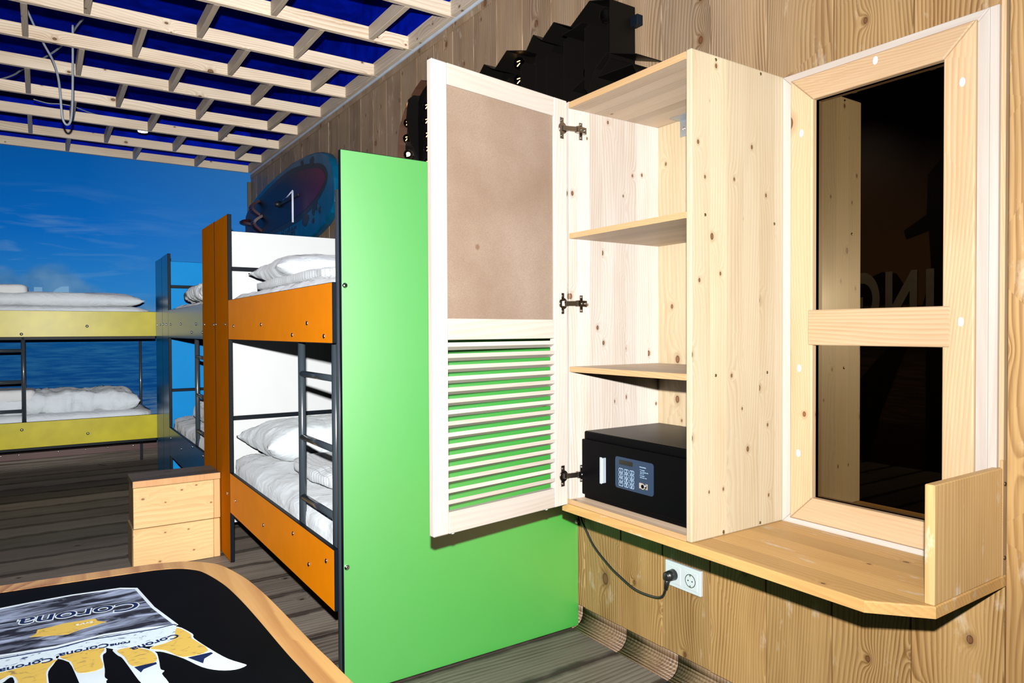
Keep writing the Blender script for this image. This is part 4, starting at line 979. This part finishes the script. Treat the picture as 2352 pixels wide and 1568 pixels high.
# curved stringer
r0 = [(-0.014, 3.455, 1.55), (-0.014, 3.455, 1.8), (-0.014, 3.455, 2.09), (-0.014, 3.46, 2.20), (-0.014, 3.462, 2.30), (-0.014, 3.455, 2.40), (-0.014, 3.43, 2.44)]
dp_ = [0.02, 0.05, 0.02, 0.055, 0.068, 0.06, 0.02]
b_ = MB()
for i in range(len(r0)-1):
    p, q = Vector(r0[i]), Vector(r0[i+1]); b_.quad([p, q, q+Vector((-dp_[i+1], 0.004, 0)), p+Vector((-dp_[i], 0.004, 0))])
b_.build('stringer', M['black'], SG, solid=0.003)
for (y, z, h) in ((3.49, 2.38, True), (3.523, 2.297, False), (3.533, 2.214, False), (3.52, 2.125, True), (3.545, 2.02, False), (3.29, 2.325, False), (3.29, 2.25, False), (3.285, 2.178, False), (3.28, 2.104, False), (3.285, 2.03, False)):
    bulb(SG, (-0.045, y, z), 0.024 if not h else 0.026, h)
PG = thing('marquee_sign', 'black sheet metal marquee light shaped like a jagged palm crown above the cabinet', 'sign', (-0.02, 2.2, 1.95))
top = [(2.66, 2.25), (2.636, 2.282), (2.599, 2.308), (2.536, 2.272), (2.512, 2.262), (2.421, 2.308), (2.300, 2.268), (2.281, 2.262), (2.234, 2.307), (2.177, 2.268), (2.102, 2.308), (2.001, 2.255), (1.896, 2.307), (1.79, 2.272)]
bot = [(1.79, 2.075), (1.85, 2.03), (1.68, 2.02), (1.62, 1.90), (1.75, 1.86), (2.0, 1.95), (2.25, 1.86), (2.5, 1.95), (2.8, 1.90), (2.85, 2.0), (2.72, 2.12)]
pol = [(-0.008, y, z) for y, z in top+bot]
MB().prism(pol, (-0.004, 0, 0)).build('back_plate', M['black'], PG)
MB().wall(pol, (-0.115, 0, 0), closed=True).build('rim_wall', M['black'], PG, solid=0.003)
def fin(y, z0, z1, d0, d1, dy=0.0, rnd=0.02):
    b_ = MB()
    pts = [(-0.01, y, z0), (-0.01, y, z1), (-d1+rnd, y+dy, z1), (-d1, y+dy, z1-rnd), (-d0, y+dy, z0+rnd), (-d0+rnd, y+dy, z0)]
    b_.bm.faces.new([b_.bm.verts.new(p) for p in pts])
    b_.build('leaf_fin', M['black'], PG, solid=0.003)
for a in ((1.925, 1.99, 2.245, 0.12, 0.12), (1.925, 1.99, 2.245, 0.06, 0.06, 0.06), (2.045, 1.93, 2.24, 0.12, 0.12), (2.15, 1.90, 2.22, 0.12, 0.12), (2.235, 1.9, 2.25, 0.11, 0.11), (2.325, 1.95, 2.235, 0.12, 0.12), (2.47, 1.95, 2.22, 0.10, 0.10), (2.56, 1.95, 2.24, 0.11, 0.11), (1.86, 2.0, 2.26, 0.05, 0.05)): fin(*a)
def leafwall(pts, d=0.12):
    MB().wall([(-0.008, y, z) for y, z in pts], (-d, 0, 0)).build('leaf_edge', M['black'], PG, solid=0.003)
leafwall([(1.66, 2.045), (1.80, 2.095), (1.86, 2.06), (1.93, 1.93)])
leafwall([(1.93, 2.04), (1.99, 2.02), (2.02, 1.92)]); leafwall([(2.05, 1.97), (2.16, 1.965), (2.25, 1.90)]); leafwall([(1.93, 2.245), (1.98, 2.24), (2.045, 2.24)])
MB().box(-0.03, -0.002, 1.755, 1.79, 2.20, 2.235, 0.002).build('mounting_lug', M['edge'], PG)
for (y, z, fl_) in ((2.427, 2.273, True), (2.427, 2.201, True), (1.883, 2.27, False), (1.974, 2.098, False)): bulb(PG, (-0.055, y, z), 0.024, False, fl_)

# ================================================================== WINDSURF BOARD
WB = thing('windsurf_board', 'teal windsurf board with purple deck hung on the wood wall above the blue bunk', 'surfboard', (-0.03, 5.9, 1.85))
hull = [(7.31, 2.20), (7.16, 2.14), (7.10, 2.29), (6.753, 2.395), (6.351, 2.452), (5.952, 2.478), (5.593, 2.492), (5.27, 2.480), (5.047, 2.458), (4.90, 2.43), (4.80, 2.395), (4.737, 2.355), (4.69, 2.29), (4.655, 2.2), (4.645, 2.12), (4.655, 2.04), (4.72, 1.975), (4.853, 1.915), (5.063, 1.868), (5.25, 1.84), (5.6, 1.82), (6.0, 1.82), (6.5, 1.86), (7.0, 1.97), (7.16, 2.05)]
hull = [(min(y, 7.145), z) for y, z in hull[1:]]
hb = MB().prism([(-0.012, y, z) for y, z in hull], (-0.05, 0, 0), bev=0.012).build('hull', M['teal'], WB)
def flatw(name, pts, mat, x, th=0.002): return MB().prism([(x, y, z) for y, z in smooth2(pts)], (-th, 0, 0)).build(name, mat, WB)
def smooth2(pts):
    P3 = [Vector((y, z, 0)) for y, z in pts]; n_ = len(P3); out = []
    for i in range(n_):
        p0, p1, p2, p3 = P3[i-1], P3[i], P3[(i+1) % n_], P3[(i+2) % n_]
        for k_ in range(3):
            t_ = k_/3; q = 0.5*((2*p1)+(-p0+p2)*t_+(2*p0-5*p1+4*p2-p3)*t_*t_+(-p0+3*p1-3*p2+p3)*t_**3); out.append((q.x, q.y))
    return out
flatw('deck_border', [(6.50, 2.385), (5.80, 2.445), (5.365, 2.427), (5.064, 2.382), (4.90, 2.345), (4.81, 2.30), (4.772, 2.24), (4.80, 2.19), (4.90, 2.13), (5.057, 2.075), (5.36, 2.015), (5.70, 1.995), (6.05, 1.99), (6.40, 1.99), (6.75, 2.05), (6.85, 2.2), (6.75, 2.33)], M['dgrip'], -0.061)
flatw('deck_panel', [(6.42, 2.35), (5.80, 2.405), (5.40, 2.388), (5.10, 2.352), (4.93, 2.318), (4.85, 2.275), (4.83, 2.235), (4.86, 2.2), (4.95, 2.155), (5.1, 2.11), (5.38, 2.06), (5.70, 2.04), (6.05, 2.03), (6.40, 2.03), (6.65, 2.08), (6.70, 2.2), (6.60, 2.30)], M['deckp'], -0.0625)
flatw('tail_panel', [(7.12, 2.27), (6.9, 2.33), (6.72, 2.33), (6.78, 2.2), (6.7, 2.04), (6.95, 1.99), (7.12, 2.06)], M['strap'], -0.0615)
for (y, z, a) in ((6.62, 2.28, 0.2), (6.55, 2.13, -0.3), (7.0, 2.20, 1.2)):
    pts_ = [(-0.063 - 0.07*math.sin(PI*t_), y+0.10*(t_-0.5)*math.sin(a), z+0.14*(t_-0.5)*math.cos(a)) for t_ in [i/10 for i in range(11)]]
    b_ = MB()
    for i in range(10):
        p, q = Vector(pts_[i]), Vector(pts_[i+1]); b_.quad([p+Vector((0, -0.045, 0)), q+Vector((0, -0.045, 0)), q+Vector((0, 0.045, 0)), p+Vector((0, 0.045, 0))])
    b_.build('foot_strap', M['strap'], WB, solid=0.022)
mb_ = MB(); mb_.box(-0.075, -0.0635, 5.42, 5.98, 2.20, 2.22, 0.002); mb_.cyl((-0.063, 5.95, 2.215), (-0.11, 5.95, 2.215), 0.03, 14, r2=0.015)
mb_.build('mast_track', M['dgrip'], WB)
flatw('printed_drip', [(5.30, 2.03), (5.36, 1.985), (5.28, 1.945), (5.22, 1.97), (5.18, 2.02)], M['dgrip'], -0.0618)
flatw('printed_drip', [(5.08, 2.085), (5.12, 2.03), (5.08, 2.0), (5.04, 2.04), (5.0, 2.03), (4.99, 2.09)], M['dgrip'], -0.0618)
flatw('printed_drip', [(4.93, 2.05), (4.97, 2.03), (4.95, 2.0), (4.92, 2.02)], M['dgrip'], -0.0618)
flatw('printed_drip', [(5.08, 1.99), (5.12, 1.965), (5.09, 1.945), (5.06, 1.965)], M['dgrip'], -0.0618)
flatw('printed_drip', [(5.12, 2.37), (5.16, 2.42), (5.08, 2.435), (5.06, 2.38)], M['dgrip'], -0.0618)
flatw('printed_drip', [(5.34, 2.41), (5.38, 2.455), (5.30, 2.45)], M['dgrip'], -0.0618)
text('lettering', 'Rider', 0.19, (-0.0622, 5.90, 1.885), (0, -1, 0.03), (0, 0, 1), M['dgrip'], WB, 0.0004, shear=-0.25, bold=0.004)
rp = MB(); rp.tube([(-0.085, 5.78, 2.222), (-0.10, 5.60, 2.222), (-0.12, 5.40, 2.232)], 0.005, 6); rp.tube([(-0.12, 5.40, 2.232), (-0.12, 5.40, 2.10), (-0.12, 5.40, 1.99)], 0.008, 6)
rp.build('rope', M['rope'], WB)

GROUPS = {'bunk bed': 'bunk beds', 'mattress': 'mattresses on the bunks', 'pillow': 'pillows on the bunks', 'blanket': 'folded blankets on the bunks',
          'towel': 'folded towels on the yellow bunk', 'cable': 'loose cables above the ceiling lattice', 'sign': 'black marquee signs on the wall'}
for o in bpy.data.objects:
    if o.parent is None and o.get('category') in GROUPS: o['group'] = GROUPS[o['category']]
# ------------------------------------------------------------------ clean up helper props
for o in bpy.data.objects:
    if '_l' in o.keys(): del o['_l']
